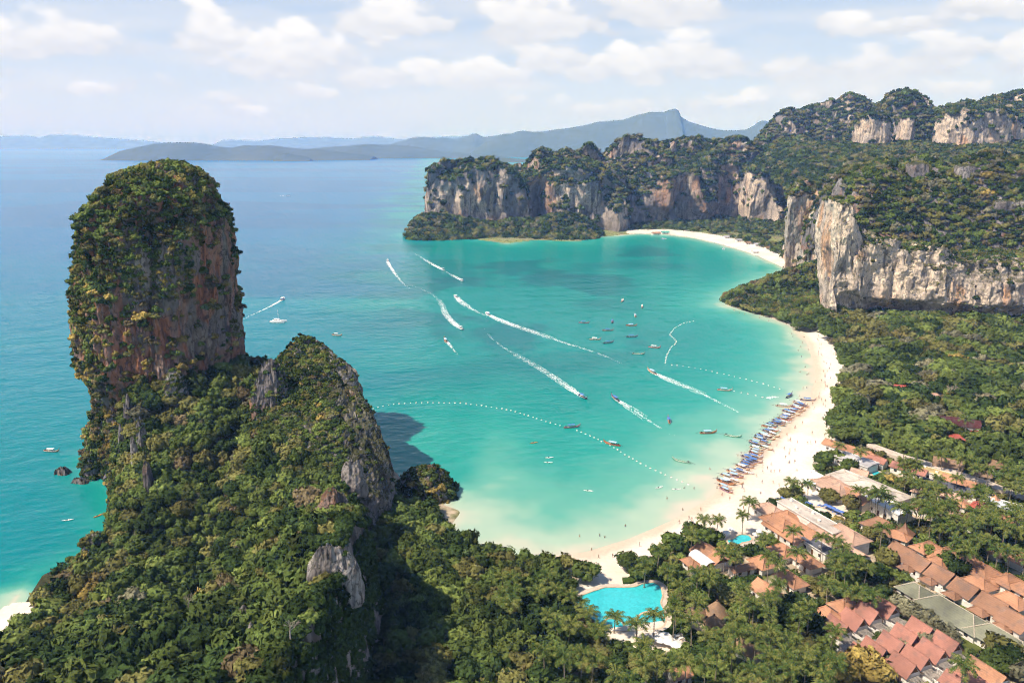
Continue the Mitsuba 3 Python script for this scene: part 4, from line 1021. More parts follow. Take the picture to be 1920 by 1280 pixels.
SAND_YARDS = [shapely.Polygon(poly([(1190, 1180), (1250, 1172), (1290, 1195), (1285, 1220), (1250, 1235), (1190, 1228), (1140, 1215), (1120, 1190), (1150, 1186)], 2.0)), shapely.Polygon(poly([(1340, 992), (1420, 965), (1420, 1000), (1370, 1006), (1350, 1010)], 2.0)),
              shapely.Polygon(poly([(1120, 1062), (1160, 1052), (1228, 1092), (1180, 1098), (1110, 1108), (1060, 1122)], 2.0)), shapely.Polygon(poly([(1490, 930), (1540, 915), (1600, 960), (1570, 970)], 2.0))]
for i, P in enumerate(SAND_YARDS):
    key = numbered('sandy_yard')
    hi = land_height(*np.array(P.exterior.coords).T).max() + 0.06
    scene[key] = mikit.ply(slab(P.buffer(1.5).buffer(0.8), hi - 1.5, 1.5), 'sand')
    tag(key, ['sandy yard with parasols below the lagoon pool', 'sandy yard between the beach and the smaller blue pool', 'white sand between the beach and the lagoon pool', 'sandy yard with blue parasols beside the narrow pool'][i], 'sand', kind='structure')
lawn = lagoon.buffer(5.5).difference(lagoon.buffer(2.3)).intersection(shapely.Polygon(poly([(1165, 1080), (1240, 1085), (1275, 1110), (1275, 1190), (1240, 1200), (1225, 1150), (1170, 1100)], 2.0)))
matte('lawn_green', lambda p, n, uv: mi.Color3f(0.055, 0.085, 0.02) * (0.6 + 0.8 * fbm(p.x * 2, p.y * 2, 0, 3)))
scene['hedge'] = mikit.ply(trimesh.util.concatenate([slab(g, lagoon_z - 0.8, 1.5) for g in getattr(lawn, 'geoms', [lawn])]), 'lawn_green')
tag('hedge', 'clipped green hedge along the right side of the lagoon pool', 'hedge', kind='thing')

# parasols
matte('canvas_blue', [0.10, 0.18, 0.46])
matte('canvas_white', [0.74, 0.72, 0.69])
matte('white_paint', [0.78, 0.78, 0.76])


def parasol(u, v, col, label, group, R=1.12):
    x, y, g, M = place(u, v, 4.0, 0)
    key = numbered('parasol')
    n = 8
    a = np.arange(n) * 2 * np.pi / n
    rim = np.stack([R * np.cos(a), R * np.sin(a), np.full(n, 2.1)], 1)
    v_ = np.vstack([rim, [[0, 0, 2.75]], rim - [0, 0, 0.18], [[0, 0, 2.6]]])
    f = [[i, (i + 1) % n, n] for i in range(n)] + [[n + 1 + (i + 1) % n, n + 1 + i, 2 * n + 1] for i in range(n)] + [[i, n + 1 + i, n + 1 + (i + 1) % n] for i in range(n)] + [[i, n + 1 + (i + 1) % n, (i + 1) % n] for i in range(n)]
    part(key + '__canopy', (v_, np.array(f)), col, M)
    part(key + '__pole', bar((0, 0, 0), (0, 0, 2.9), 0.04), 'white_paint', M)
    tag(key, label, 'parasol', group)


for u, v in [(1459, 934), (1467, 932), (1498, 933), (1505, 936), (1513, 941), (1520, 944), (1549, 946), (1556, 949), (1563, 952), (1570, 956), (1578, 959)]:
    parasol(u, v, 'canvas_blue', 'blue parasol beside the narrow pool or the salmon roof', 'blue parasols around the hotel pool')
for u, v in [(1255, 1202), (1246, 1192), (1268, 1208), (1238, 1198)]:
    parasol(u, v, 'canvas_white', 'white parasol on the sand below the lagoon pool', 'white parasols below the lagoon pool', 2.2)
for u, v in [(1352, 1001), (1344, 996), (1362, 996), (1372, 990), (1418, 1000), (1424, 994)]:
    parasol(u, v, 'canvas_white', 'white parasol on the sand beside the smaller blue pool', 'white parasols beside the smaller pool', 1.5)


# sun loungers
def lounger(u, v, ang, col, label, group):
    x, y, g, M = place(u, v, 2.6, ang)
    key = numbered('sun_lounger')
    part(key + '__bed', trimesh.util.concatenate([box(1.3, 0.62, 0.12, 0.25, 0, 0.50)] + [box(0.07, 0.07, 0.5, a, b, 0) for a in (-0.3, 0.8) for b in (-0.25, 0.25)]), col, M)
    bk = box(0.75, 0.62, 0.10, 0.36, 0, 0)
    bk.apply_transform(trimesh.transformations.rotation_matrix(math.radians(145), (0, 1, 0)))
    bk.apply_translation((-0.40, 0, 0.60))
    part(key + '__backrest', bk, col, M)
    tag(key, label, 'sun lounger', group)


for i, (u, v) in enumerate([(1226, 1186), (1233, 1188), (1240, 1190), (1262, 1190), (1269, 1192), (1276, 1196), (1210, 1190), (1217, 1193)]):
    lounger(u, v, A + 90, 'canvas_white', 'pale sun lounger on the sand below the lagoon pool', 'sun loungers below the lagoon pool')
for i, (u, v) in enumerate([(1536, 945), (1542, 947), (1550, 950), (1557, 953), (1564, 957), (1571, 961)]):
    lounger(u, v, B, 'canvas_blue', 'blue sun lounger along the narrow pool', 'sun loungers along the narrow pool')


# ---------------------------------------------------------------- plants
def leaf_fn(col, var, dry):
    def fn(p, n, uv):
        a = fbm(p.x * 0.10, p.y * 0.10, p.z * 0.10, 3)
        b = cell_rand(p.x * 1.6, p.y * 1.6, p.z * 1.6)
        c = mix([x * 0.62 for x in col], [x * 1.35 for x in col], smoothstep(0.3, 0.7, a))
        c = mix(c, dry, smoothstep(0.60, 0.80, fbm(p.x * 0.16 + 5, p.y * 0.16, p.z * 0.16 + 9, 3)) * var)
        return c * (0.62 + 0.76 * b)
    return fn


LEAF = {'deep': ([0.032, 0.053, 0.016], 0.3, [0.09, 0.085, 0.025]), 'green': ([0.072, 0.102, 0.027], 0.4, [0.14, 0.12, 0.035]), 'fresh': ([0.120, 0.155, 0.040], 0.3, [0.18, 0.17, 0.045]),
        'olive': ([0.130, 0.128, 0.042], 0.5, [0.19, 0.135, 0.055]), 'golden': ([0.27, 0.205, 0.06], 0.5, [0.17, 0.15, 0.05]), 'brown': ([0.130, 0.104, 0.056], 0.4, [0.12, 0.11, 0.04]), 'grey': ([0.155, 0.150, 0.092], 0.4, [0.22, 0.18, 0.11])}
for k, (c, var, dry) in LEAF.items():
    matte('leaf_' + k, leaf_fn(c, var, dry))
matte('bark', lambda p, n, uv: mi.Color3f(0.16, 0.125, 0.09) * (0.6 + 0.8 * fbm(p.x * 3, p.y * 3, p.z * 6, 3)))
matte('palm_leaf', lambda p, n, uv: mix([0.050, 0.082, 0.021], [0.150, 0.160, 0.045], smoothstep(0.35, 0.72, 0.6 * fbm(p.x * 0.3, p.y * 0.3, p.z * 0.3, 2) + 0.4 * cell_rand(p.x * 2, p.y * 2, p.z * 2))))
matte('palm_trunk', lambda p, n, uv: mi.Color3f(0.27, 0.225, 0.175) * (0.65 + 0.7 * fbm(p.x * 2, p.y * 2, p.z * 7, 2)))


def crown(seed, leaves, size, lobes=7, flat=0.78, spread=0.55):
    """a crown of unit radius: lobes of leaf sprays around dark hearts; returns vertices, faces, normals"""
    r = np.random.default_rng(seed)
    C, R = [], []
    for i in range(lobes):
        a = 2 * np.pi * (i + r.uniform(-0.3, 0.3)) / max(lobes - 1, 1)
        k = spread * r.uniform(0.75, 1.12) if i else 0.0
        C.append((k * np.cos(a), k * np.sin(a), flat * (r.uniform(0.15, 0.55) if i else 0.62)))
        R.append(r.uniform(0.34, 0.50))
    C, R = np.array(C), np.array(R)
    w = R ** 2 / (R ** 2).sum()
    L = r.choice(len(C), leaves, p=w)
    d = r.normal(size=(leaves, 3)) + np.array([0, 0, 0.55])
    d /= np.linalg.norm(d, axis=1, keepdims=True)
    c = C[L] + d * (R[L] * r.uniform(0.80, 1.12, leaves))[:, None] * np.array([1, 1, 0.82])
    n = d + r.normal(size=d.shape) * 0.55
    n /= np.linalg.norm(n, axis=1, keepdims=True)
    t = np.cross(n, r.normal(size=d.shape))
    t /= np.linalg.norm(t, axis=1, keepdims=True)
    b = np.cross(n, t)
    s = size * r.uniform(0.6, 1.3, leaves)[:, None]
    tip = -0.18 * s * np.array([0, 0, 1.0])
    quad = np.stack([c - t * s * 0.9, c - b * s * 0.55, c + t * s * 1.1 + tip, c + b * s * 0.55], 1).reshape(-1, 3)
    f = np.arange(leaves)[:, None] * 4
    F = np.vstack([f + [0, 1, 2], f + [0, 2, 3]])
    soft = 0.75 * d + 0.45 * n + [0, 0, 0.15]
    N = np.repeat(soft / np.linalg.norm(soft, axis=1, keepdims=True), 4, 0)
    ico = trimesh.creation.icosphere(1)
    for cc, rr in zip(C, R):
        v = ico.vertices * rr * 0.80 * np.array([1, 1, 0.82]) + cc
        v[:, 2] = np.maximum(v[:, 2], 0.02)
        F = np.vstack([F, ico.faces + len(quad)])
        quad, N = np.vstack([quad, v]), np.vstack([N, ico.vertices])
    return quad, F, N


def trunk(seed, h=1.0):
    r = np.random.default_rng(seed)
    top = np.array([r.uniform(-0.05, 0.05), r.uniform(-0.05, 0.05), 0.42])
    parts = [trimesh.creation.cone(0.085, 1.15, sections=7)]
    for i in range(4):
        a = r.uniform(0, 2 * np.pi)
        parts.append(bar(top * [1, 1, r.uniform(0.5, 0.9)], top + [0.4 * np.cos(a), 0.4 * np.sin(a), 0.28], 0.025, 5))
    m = trimesh.util.concatenate(parts)
    m.apply_translation((0, 0, -0.62))
    return m


def ply_n(v, f, n):
    return {'type': 'ply', 'filename': meshkit.write_ply((v, f), False, normals=n), 'face_normals': False}


LODS = {'near': (380, 0.150), 'mid': (170, 0.205), 'far': (64, 0.30)}
SEEDS = {'near': 3, 'mid': 2, 'far': 2}
crowns = {(l, s): ply_n(*crown(100 * s + 7, *LODS[l], lobes=(8, 6, 9)[s])) for l in LODS for s in range(SEEDS[l])}
trunks = [mikit.ply(trunk(s), 'bark', smooth=30) for s in range(3)]
made_groups = set()


def crown_group(lod, seed, leaf, tree):
    key = f"{'tree' if tree else 'tuft'}_{lod}_{seed}_{leaf}_kind"
    if key not in made_groups:
        made_groups.add(key)
        g = {'type': 'shapegroup', 'crown': {**crowns[lod, seed], 'bsdf': {'type': 'ref', 'id': 'leaf_' + leaf}}}
        if tree:
            g['trunk'] = trunks[seed]
        scene[key] = g
    return key


def put(key, group, M):
    scene[key] = {'type': 'instance', 'shapegroup': {'type': 'ref', 'id': group}, 'to_world': T4(M.tolist())}


def plant_matrix(p, r, hz, rng, tilt=0.15):
    a = rng.uniform(0, 2 * np.pi)
    tx, ty = rng.normal(size=2) * tilt
    Rz = np.array([[math.cos(a), -math.sin(a), 0], [math.sin(a), math.cos(a), 0], [0, 0, 1]])
    Sh = np.array([[1, 0, tx], [0, 1, ty], [0, 0, 1]])
    M = np.eye(4)
    M[:3, :3] = Sh @ Rz @ np.diag([r * rng.uniform(0.9, 1.12), r * rng.uniform(0.9, 1.12), hz])
    M[:3, 3] = p
    return M


def in_view(P, margin=170):
    u, v, f = pix(P)
    return (f > 5) & (u > -margin) & (u < 1920 + margin) & (v > -200) & (v < 1280 + margin * 1.6)


def surface_points(key, spacing, seed):
    """evenly random points on a rock, with the surface's normal there"""
    v, f = SURFACES[key]
    rng = np.random.default_rng(seed)
    t = v[f]
    n = np.cross(t[:, 1] - t[:, 0], t[:, 2] - t[:, 0])
    area = np.linalg.norm(n, axis=1) / 2
    N = int(area.sum() / spacing ** 2)
    i = rng.choice(len(f), N, p=area / area.sum())
    a, b = rng.random(N), rng.random(N)
    a, b = np.where(a + b > 1, 1 - a, a), np.where(a + b > 1, 1 - b, b)
    p = t[i, 0] + (t[i, 1] - t[i, 0]) * a[:, None] + (t[i, 2] - t[i, 0]) * b[:, None]
    nn = n[i] / (2 * area[i] + 1e-9)[:, None]
    c = v.mean(0)
    out = p - c
    if np.mean(np.sum(nn[:, :2] * out[:, :2], 1)) + np.mean(nn[:, 2]) < 0:
        nn = -nn
    to_eye = EYE - p
    to_eye /= np.linalg.norm(to_eye, axis=1, keepdims=True)
    ok = in_view(p) & (np.sum(nn * to_eye, 1) > -0.45)
    return p[ok], nn[ok], rng


def thin(p, r, keep=0.62):
    """drops points closer together than keep * (r1 + r2)"""
    from scipy.spatial import cKDTree
    order = np.argsort(-r)
    tree = cKDTree(p)
    dead = np.zeros(len(p), bool)
    for i in order:
        if dead[i]:
            continue
        for j in tree.query_ball_point(p[i], keep * 2 * r[i]):
            if j != i and not dead[j] and np.linalg.norm(p[i] - p[j]) < keep * (r[i] + r[j]) and r[j] <= r[i]:
                dead[j] = True
    return ~dead


def ramp(x, a, b):
    t = np.clip((x - a) / (b - a), 0, 1)
    return t * t * (3 - 2 * t)


def pick(rng, weights, q=None):
    k = list(weights)
    w = np.array([weights[x] for x in k], float)
    if q is not None:                                            # neighbours tend to be of a kind
        w = w * np.exp(5.0 * np.sin(40.0 * q + 1.9 * np.arange(len(k))) * 0.28)
    return k[rng.choice(len(k), p=w / w.sum())]


def cover(name, keys, spacing, size, dens, palette, seed, label, keep=0.60, squash=(0.85, 1.25), category='jungle', collect=None, sink=0.30):
    """the growth on one or more rocks: one thing made of countless plants"""
    n_put = 0
    for kk, key in enumerate(keys):
        p, n, rng = surface_points(key, spacing, seed + kk * 17)
        q = meshkit.fbm(p / 22.0, 4, seed)
        q2 = meshkit.fbm(p / 7.0, 3, seed + 1)
        ok = (rng.random(len(p)) < dens(p, n, q, q2)) & (p[:, 2] > 0.3)
        p, n, q, q2 = p[ok], n[ok], q[ok], q2[ok]
        r = (size[0] + (size[1] - size[0]) * rng.random(len(p)) ** 1.5) * (0.55 + 0.45 * ramp(n[:, 2], 0.05, 0.5))
        if collect is not None:
            r = r * (1 + 0.40 * (1 - ramp(p[:, 1], 170, 240)))
            r = np.minimum(r, 1.3 + 0.32 * shapely.distance(HILL.boundary, shapely.points(p[:, 0], p[:, 1])))
        ok = thin(p, r, keep)
        p, n, q, q2, r = p[ok], n[ok], q[ok], q2[ok], r[ok]
        depth = pix(p)[2]
        for i in range(len(p)):
            lod = 'near' if depth[i] / r[i] < 80 else ('mid' if depth[i] / r[i] < 190 else 'far')
            s = int(rng.integers(SEEDS[lod]))
            leaf = pick(rng, palette(p[i], n[i], q[i], q2[i]), q[i])
            steep = 1 - ramp(n[i, 2], 0.1, 0.45)
            hz = r[i] * rng.uniform(*squash) * (1 + 0.45 * steep)
            M = plant_matrix(p[i] + n[i] * np.array([1, 1, 0]) * r[i] * 0.10 - [0, 0, hz * (sink + 0.25 * steep)], r[i], hz, rng)
            if collect is not None:
                collect.append((depth[i] / r[i], lod, s, leaf, M))
                continue
            n_put += 1
            put(f'{name}__{n_put:04d}', crown_group(lod, s, leaf, False), M)
    if collect is None:
        tag(name, label, category, kind='stuff')
    return n_put


def slope_dens(lo, hi, patch=0.0, steep=0.0):
    def f(p, n, q, q2):
        base = ramp(n[:, 2], lo, hi)
        return np.clip(base + steep * ramp(q, 0.50, 0.62) * (n[:, 2] > -0.05) - patch * ramp(q2, 0.60, 0.75), 0, 1)
    return f


def tower_dens(p, n, q, q2):
    face = n[:, 0] * -0.35 + n[:, 1] * -0.94                      # towards the sunny front
    top = ramp(n[:, 2], 0.22, 0.45)
    hz = ramp(p[:, 2], 60, 100)
    front = ramp(face, 0.35, 0.75) * ramp(q + 0.35 * hz - 0.10 * ramp(n[:, 0], 0.0, 0.35), 0.36, 0.50)
    ribs = ramp(p[:, 2], 92, 84) * ramp(p[:, 2], 40, 52) * ramp(p[:, 0], -186, -178) * (n[:, 2] < 0.3)
    left = ramp(p[:, 0], -205, -197)
    right = ramp(n[:, 0], 0.38, 0.18)
    return np.clip(np.maximum(top, front * (1 - 0.85 * ribs) * (0.15 + 0.85 * left) * right), 0, 1)


def tower_palette(p, n, q, q2):
    low = 1 - ramp(p[2], 70, 105)
    return {'olive': 1.4, 'green': 1.0, 'deep': 0.6, 'fresh': 1.0, 'golden': 0.20 + 3.0 * low * (q2 > 0.40), 'brown': 0.2 + 0.8 * low}


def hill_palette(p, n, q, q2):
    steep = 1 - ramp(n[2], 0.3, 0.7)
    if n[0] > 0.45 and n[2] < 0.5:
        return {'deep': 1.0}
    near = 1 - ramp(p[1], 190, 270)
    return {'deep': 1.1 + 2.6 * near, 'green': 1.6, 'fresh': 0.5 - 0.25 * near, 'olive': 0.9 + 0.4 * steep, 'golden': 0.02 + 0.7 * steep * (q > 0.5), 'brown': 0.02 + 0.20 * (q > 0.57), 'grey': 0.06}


def far_palette(p, n, q, q2):
    return {'deep': 1.7, 'green': 1.0, 'olive': 0.8, 'brown': 0.03 + 0.25 * (q > 0.57), 'grey': 0.15}


def cliff_palette(p, n, q, q2):
    return {'deep': 1.1, 'green': 1.0, 'olive': 0.9, 'golden': 0.01 + 0.16 * (q > 0.56), 'brown': 0.08 + 0.6 * (q > 0.54), 'fresh': 0.15, 'grey': 0.4}


def point_palette(p, n, q, q2):
    return {'deep': 0.6, 'green': 1.6, 'olive': 1.0, 'fresh': 0.7, 'brown': 0.15}


def hill_dens(p, n, q, q2):
    base = ramp(n[:, 2], 0.16, 0.42) * (1 - 0.10 * ramp(q2, 0.60, 0.75))
    wall = 0.75 * ramp(n[:, 0], 0.45, 0.7) * (n[:, 2] > -0.2) * ramp(q2, 0.40, 0.50)
    return np.clip(np.maximum(base, wall) + 0.3 * ramp(q, 0.50, 0.62) * (n[:, 2] > 0), 0, 1)


WALL_Z, WALL_X = np.array(sorted((aty(u, v, y)[2], aty(u, v, y)[0]) for u, v, y in [(598, 645, 358), (622, 690, 340), (640, 740, 326), (655, 800, 312), (668, 860, 302), (684, 930, 296), (700, 1000, 288)])).T


def peak_dens(p, n, q, q2):
    edge = np.interp(p[:, 2], WALL_Z, WALL_X) + 5.0 * (meshkit.fbm(p / 9.0, 3, 12) - 0.5)
    lit = ramp(p[:, 0], edge + 0.6, edge - 0.6)                   # the wall on its right side is bare
    return np.clip((ramp(n[:, 2], 0.22, 0.5) * (1 - 0.9 * ramp(q2, 0.54, 0.62)) + 0.5 * ramp(q, 0.50, 0.58) * (n[:, 2] > 0.0)) * (0.04 + 0.96 * lit), 0, 1)


cover('tower_scrub', ['limestone_tower'], 1.05, (1.2, 3.2), tower_dens, tower_palette, 200, 'dense scrub and yellowed tufts capping the tall tower', keep=0.46, category='scrub')
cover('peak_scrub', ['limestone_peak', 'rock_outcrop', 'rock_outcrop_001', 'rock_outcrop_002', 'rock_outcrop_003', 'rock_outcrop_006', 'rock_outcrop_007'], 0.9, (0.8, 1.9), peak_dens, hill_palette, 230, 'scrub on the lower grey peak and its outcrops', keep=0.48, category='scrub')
cover('shore_scrub', ['rock_outcrop_008', 'wooded_islet', 'sea_rock_002', 'sea_rock_003'], 1.2, (1.3, 3.0), slope_dens(-0.2, 0.25), hill_palette, 250, 'bushes covering the small rocks along the shore', keep=0.5, category='scrub')
hill_trees = []
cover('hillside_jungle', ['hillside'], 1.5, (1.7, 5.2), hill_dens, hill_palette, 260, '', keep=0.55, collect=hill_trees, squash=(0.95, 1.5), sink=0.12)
cover('point_jungle', ['wooded_point'], 2.4, (2.6, 5.6), slope_dens(0.0, 0.25), point_palette, 300, 'trees covering the low wooded point', keep=0.5)
cover('cliff_edge_scrub', ['big_cliff'], 2.2, (1.4, 3.2), slope_dens(0.62, 0.85, 0.2, 0.0), cliff_palette, 310, 'dry scrub along the upper edge of the pale cliff', keep=0.5, category='scrub')
cover('cliff_jungle', ['cliff_top', 'cliff_buttress', 'cliff_buttress_001'], 2.6, (2.2, 6.0), slope_dens(0.30, 0.55, 0.12, 0.10), cliff_palette, 320, 'jungle with dry brown patches on top of the right cliffs', keep=0.50)
cover('headland_jungle', ['headland_apron', 'headland_cliff', 'headland_cliff_001', 'headland_cliff_002', 'headland_cliff_003'], 4.4, (4.0, 9.0), slope_dens(0.38, 0.60, 0.0, 0.10), far_palette, 360, 'dark jungle draped over the far headland', keep=0.48)
cover('range_jungle', ['jungle_range', 'jungle_range_001', 'jungle_range_002', 'jungle_valley', 'crag', 'crag_001', 'crag_002'], 6.5, (5.0, 9.5), slope_dens(0.22, 0.45, 0.0, 0.3), far_palette, 420, 'dark jungle on the mountains behind the cliffs', keep=0.50)

hill_trees.sort(key=lambda x: x[0])
KIND = {'deep': 'dark green', 'green': 'mid green', 'fresh': 'light green', 'olive': 'olive green', 'golden': 'golden yellow', 'brown': 'brownish dry', 'grey': 'greyish'}
big_ones = [t for t in hill_trees if t[1] == 'near'][:300]
HILL_MARKS = [(625, 930, 'jagged grey pinnacles'), (505, 740, 'bare grey cliff of the lower peak'), (620, 1040, 'pale overhanging rock face'), (460, 1150, 'crumbling boulders'), (280, 830, 'grey ribbed rock below the tower'), (545, 1205, 'bare pale tree'), (20, 1160, 'sand at the left edge'), (175, 1005, 'overgrown islet'), (350, 1270, 'bottom edge'), (150, 1200, 'bottom left corner'), (390, 960, 'dark gully'), (355, 1150, 'small bare tree')]
REL = ['right of', 'above right of', 'above', 'above left of', 'left of', 'below left of', 'below', 'below right of']


def beside(x, y, z=0.0):
    """the nearest named house or pool, as words"""
    _, _, k = min(MARKS, key=lambda m: (m[0] - x) ** 2 + (m[1] - y) ** 2)
    mx, my = next((m[0], m[1]) for m in MARKS if m[2] == k)
    u0, v0, _ = pix(np.array([mx, my, 4.0]))
    u1, v1, _ = pix(np.array([x, y, 4.0]))
    words_ = labels[k]['label'].split(',')[0].split()
    return REL[int(round(math.atan2(v0 - v1, u1 - u0) / (math.pi / 4))) % 8] + ' the ' + ' '.join(words_[:8])


def on_slope(M):
    u1, v1, _ = pix(M[:3, 3])
    u0, v0, nm = min(HILL_MARKS, key=lambda m: (m[0] - u1) ** 2 + (m[1] - v1) ** 2)
    return REL[int(round(math.atan2(v0 - v1, u1 - u0) / (math.pi / 4))) % 8] + ' the ' + nm


chosen = set(id(t) for t in big_ones)
for _, lod, s, leaf, M in big_ones:
    key = numbered('jungle_tree')
    put(key, crown_group(lod, s, leaf, True), M)
    tag(key, f'{KIND[leaf]} jungle tree {on_slope(M)}', 'tree', f'{KIND[leaf]} jungle trees {on_slope(M)}')
for i, (_, lod, s, leaf, M) in enumerate(t for t in hill_trees if id(t) not in chosen):
    put(f'hillside_jungle__{i:04d}', crown_group(lod, s, leaf, False), M)
tag('hillside_jungle', 'jungle of small trees and bushes on the foreground slope', 'jungle', kind='stuff')

# trees on the flat ground
FOOTU = shapely.union_all(FOOT)
shapely.prepare(FOOTU)
BLOCK = shapely.union_all(FOOT + VIEW + [p.buffer(-0.5) for p in SAND_YARDS] + POOLS + [lane.buffer(1)])
shapely.prepare(BLOCK)


def flat_trees(region, spacing, size, seed, hz=(0.9, 1.25), keep=0.55, block=0.35, accept=None):
    rng = np.random.default_rng(seed)
    x0, y0, x1, y1 = region.bounds
    N = int((x1 - x0) * (y1 - y0) / spacing ** 2)
    P = np.stack([rng.uniform(x0, x1, N), rng.uniform(y0, y1, N)], 1)
    P = P[shapely.contains_xy(region, P[:, 0], P[:, 1])]
    if accept is not None:
        P = P[rng.random(len(P)) < accept(P)]
    r = rng.uniform(size[0], size[1], len(P))
    d = shapely.distance(BLOCK, shapely.points(P))
    r = np.minimum(r, d / (1 - block) + 0.0)
    ok = (r > size[0] * 0.55) & shapely.contains_xy(LAND, P[:, 0], P[:, 1])
    P, r = P[ok], r[ok]
    ok = thin(np.c_[P, P[:, 0] * 0], r, keep)
    P, r = P[ok], r[ok]
    z = land_height(P[:, 0], P[:, 1])
    P = np.c_[P, z]
    ok = in_view(P, 230)
    return P[ok], r[ok], rng


def region_px(pts, z=3.0):
    return shapely.Polygon(poly(pts, z)).buffer(0)


RESORT = region_px([(1150, 1062), (1215, 1045), (1290, 1000), (1345, 992), (1400, 970), (1445, 945), (1490, 920), (1520, 885), (1545, 855), (1565, 830), (1640, 835), (1760, 872), (1930, 930), (2050, 980), (2050, 1320), (1000, 1320), (1040, 1180), (1085, 1100)])
FOREST = region_px([(1490, 607), (1530, 600), (1600, 598), (1740, 604), (1930, 615), (2060, 630), (2240, 640), (2240, 1060), (2060, 985), (1930, 932), (1760, 872), (1640, 835), (1562, 822), (1568, 780), (1578, 740), (1592, 705), (1592, 684), (1570, 652), (1545, 618)], 5.0)
GROVE = region_px([(838, 992), (858, 1006), (905, 1030), (950, 1044), (1000, 1055), (1060, 1054), (1105, 1062), (1100, 1090), (1062, 1120), (1070, 1180), (1000, 1330), (480, 1330), (600, 1240), (700, 1040), (740, 940), (800, 950)]).difference(HILL.buffer(1.5)).difference(BEACH.buffer(2.5))
STAND = [  # trees one can point at: column and row of the crown's middle, radius
    (1545, 858, 5.0, 'green'), (1567, 850, 4.6, 'fresh'), (1594, 868, 4.4, 'green'), (1474, 920, 4.4, 'olive'), (1492, 921, 3.8, 'olive'), (1558, 926, 4.6, 'olive'), (1598, 938, 4.4, 'olive'), (1640, 1000, 5.0, 'olive'), (1668, 985, 4.6, 'green'), (1098, 1068, 5.4, 'green'),
    (1180, 1048, 5.2, 'green'), (1200, 1062, 4.6, 'green'), (1260, 1005, 5.0, 'green'), (1300, 992, 5.2, 'green'), (1322, 1000, 4.8, 'green'), (1280, 1018, 4.6, 'deep'), (1240, 1030, 4.6, 'green'), (1610, 1060, 5.6, 'green'), (1640, 1075, 5.4, 'deep'), (1590, 1080, 5.0, 'green'), (1665, 1045, 5.0, 'olive'),
    (1500, 1135, 5.6, 'deep'), (1520, 1165, 5.0, 'deep'), (1470, 1150, 5.0, 'deep'), (1612, 1240, 6.0, 'golden'), (1580, 1262, 6.2, 'golden'), (1640, 1262, 5.6, 'golden'), (1690, 1125, 4.0, 'grey'), (1710, 1140, 4.2, 'grey'), (1735, 1155, 4.2, 'grey'), (1760, 1175, 4.0, 'grey'), (1785, 1190, 3.8, 'grey'), (1742, 1196, 3.6, 'grey'), (1702, 1203, 3.0, 'grey'), (1665, 1232, 3.2, 'grey'),
    (1880, 1215, 5.2, 'olive'), (1900, 1240, 5.4, 'deep'), (1870, 1245, 5.0, 'green'), (1920, 1265, 5.6, 'grey'), (1739, 1028, 3.6, 'fresh'), (1780, 1050, 4.6, 'green'), (1795, 1062, 4.6, 'deep'), (1665, 985, 3.8, 'green'), (1450, 970, 4.2, 'deep'), (1418, 1030, 4.6, 'deep'), (1618, 700, 8, 'grey'), (1645, 728, 8.5, 'grey'), (1604, 722, 7, 'olive'), (1662, 765, 7, 'olive'), (1612, 755, 7, 'grey'), (1730, 790, 8, 'grey'), (1752, 775, 7, 'grey'), (1790, 645, 9, 'grey'), (1770, 660, 8, 'olive'), (1625, 665, 7, 'fresh'), (1700, 650, 8, 'grey'), (1575, 640, 6, 'olive'), (1800, 842, 6, 'fresh'), (1900, 830, 7, 'green')]
flat = []
rng = np.random.default_rng(77)
for u, v, r, leaf in STAND:
    c = at(u, v, 6.0)
    g = float(land_height(c[:1], c[1:2])[0])
    flat.append((np.array([c[0], c[1], g]), r, leaf, rng.uniform(1.0, 1.2)))
base_n = len(flat)


def add_flat(args, palette, hz):
    P, r, rng = args
    q = meshkit.fbm(np.c_[P[:, :2] / 30.0, P[:, :1] * 0], 3, 3)
    for i in range(len(P)):
        if any(np.hypot(*(P[i, :2] - f[0][:2])) < 0.6 * (r[i] + f[1]) for f in flat[:base_n]):
            continue
        flat.append((P[i], r[i], pick(rng, palette(q[i])), rng.uniform(*hz)))


add_flat(flat_trees(FOREST, 2.0, (3.2, 9.0), 501, keep=0.56), lambda q: {'deep': 0.9, 'green': 1.9, 'fresh': 1.1, 'olive': 0.8, 'grey': 0.22, 'brown': 0.04, 'golden': 0.04}, (0.8, 1.3))
POINT = region_px([(1372, 572), (1400, 583), (1440, 592), (1492, 604), (1570, 606), (1590, 560), (1500, 545), (1420, 548)], 3.0)
add_flat(flat_trees(POINT, 2.0, (2.4, 5.0), 505, keep=0.5), lambda q: {'deep': 0.6, 'green': 1.6, 'fresh': 0.7, 'olive': 1.1}, (0.8, 1.2))
add_flat(flat_trees(GROVE, 1.6, (2.6, 5.4), 502, keep=0.52), lambda q: {'deep': 0.9, 'green': 1.6, 'fresh': 0.7, 'olive': 0.5}, (0.9, 1.4))
SOUTH = region_px([(1000, 1330), (1070, 1185), (1085, 1100), (1150, 1195), (1290, 1225), (1290, 1100), (1330, 1060), (1420, 1060), (1480, 1100), (1540, 1180), (1560, 1330)])
add_flat(flat_trees(SOUTH, 1.7, (1.8, 4.2), 503, keep=0.55), lambda q: {'deep': 1.0, 'green': 1.6, 'fresh': 0.6, 'olive': 0.7, 'brown': 0.1}, (0.7, 1.1))
add_flat(flat_trees(RESORT.difference(SOUTH), 1.8, (1.5, 3.6), 504, keep=0.56), lambda q: {'deep': 0.8, 'green': 1.6, 'fresh': 1.0, 'olive': 0.9, 'golden': 0.12, 'grey': 0.1}, (0.7, 1.1))
flat.sort(key=lambda t: np.linalg.norm(t[0] - EYE) / t[1])
SEEDTOT = {}
nth = 0
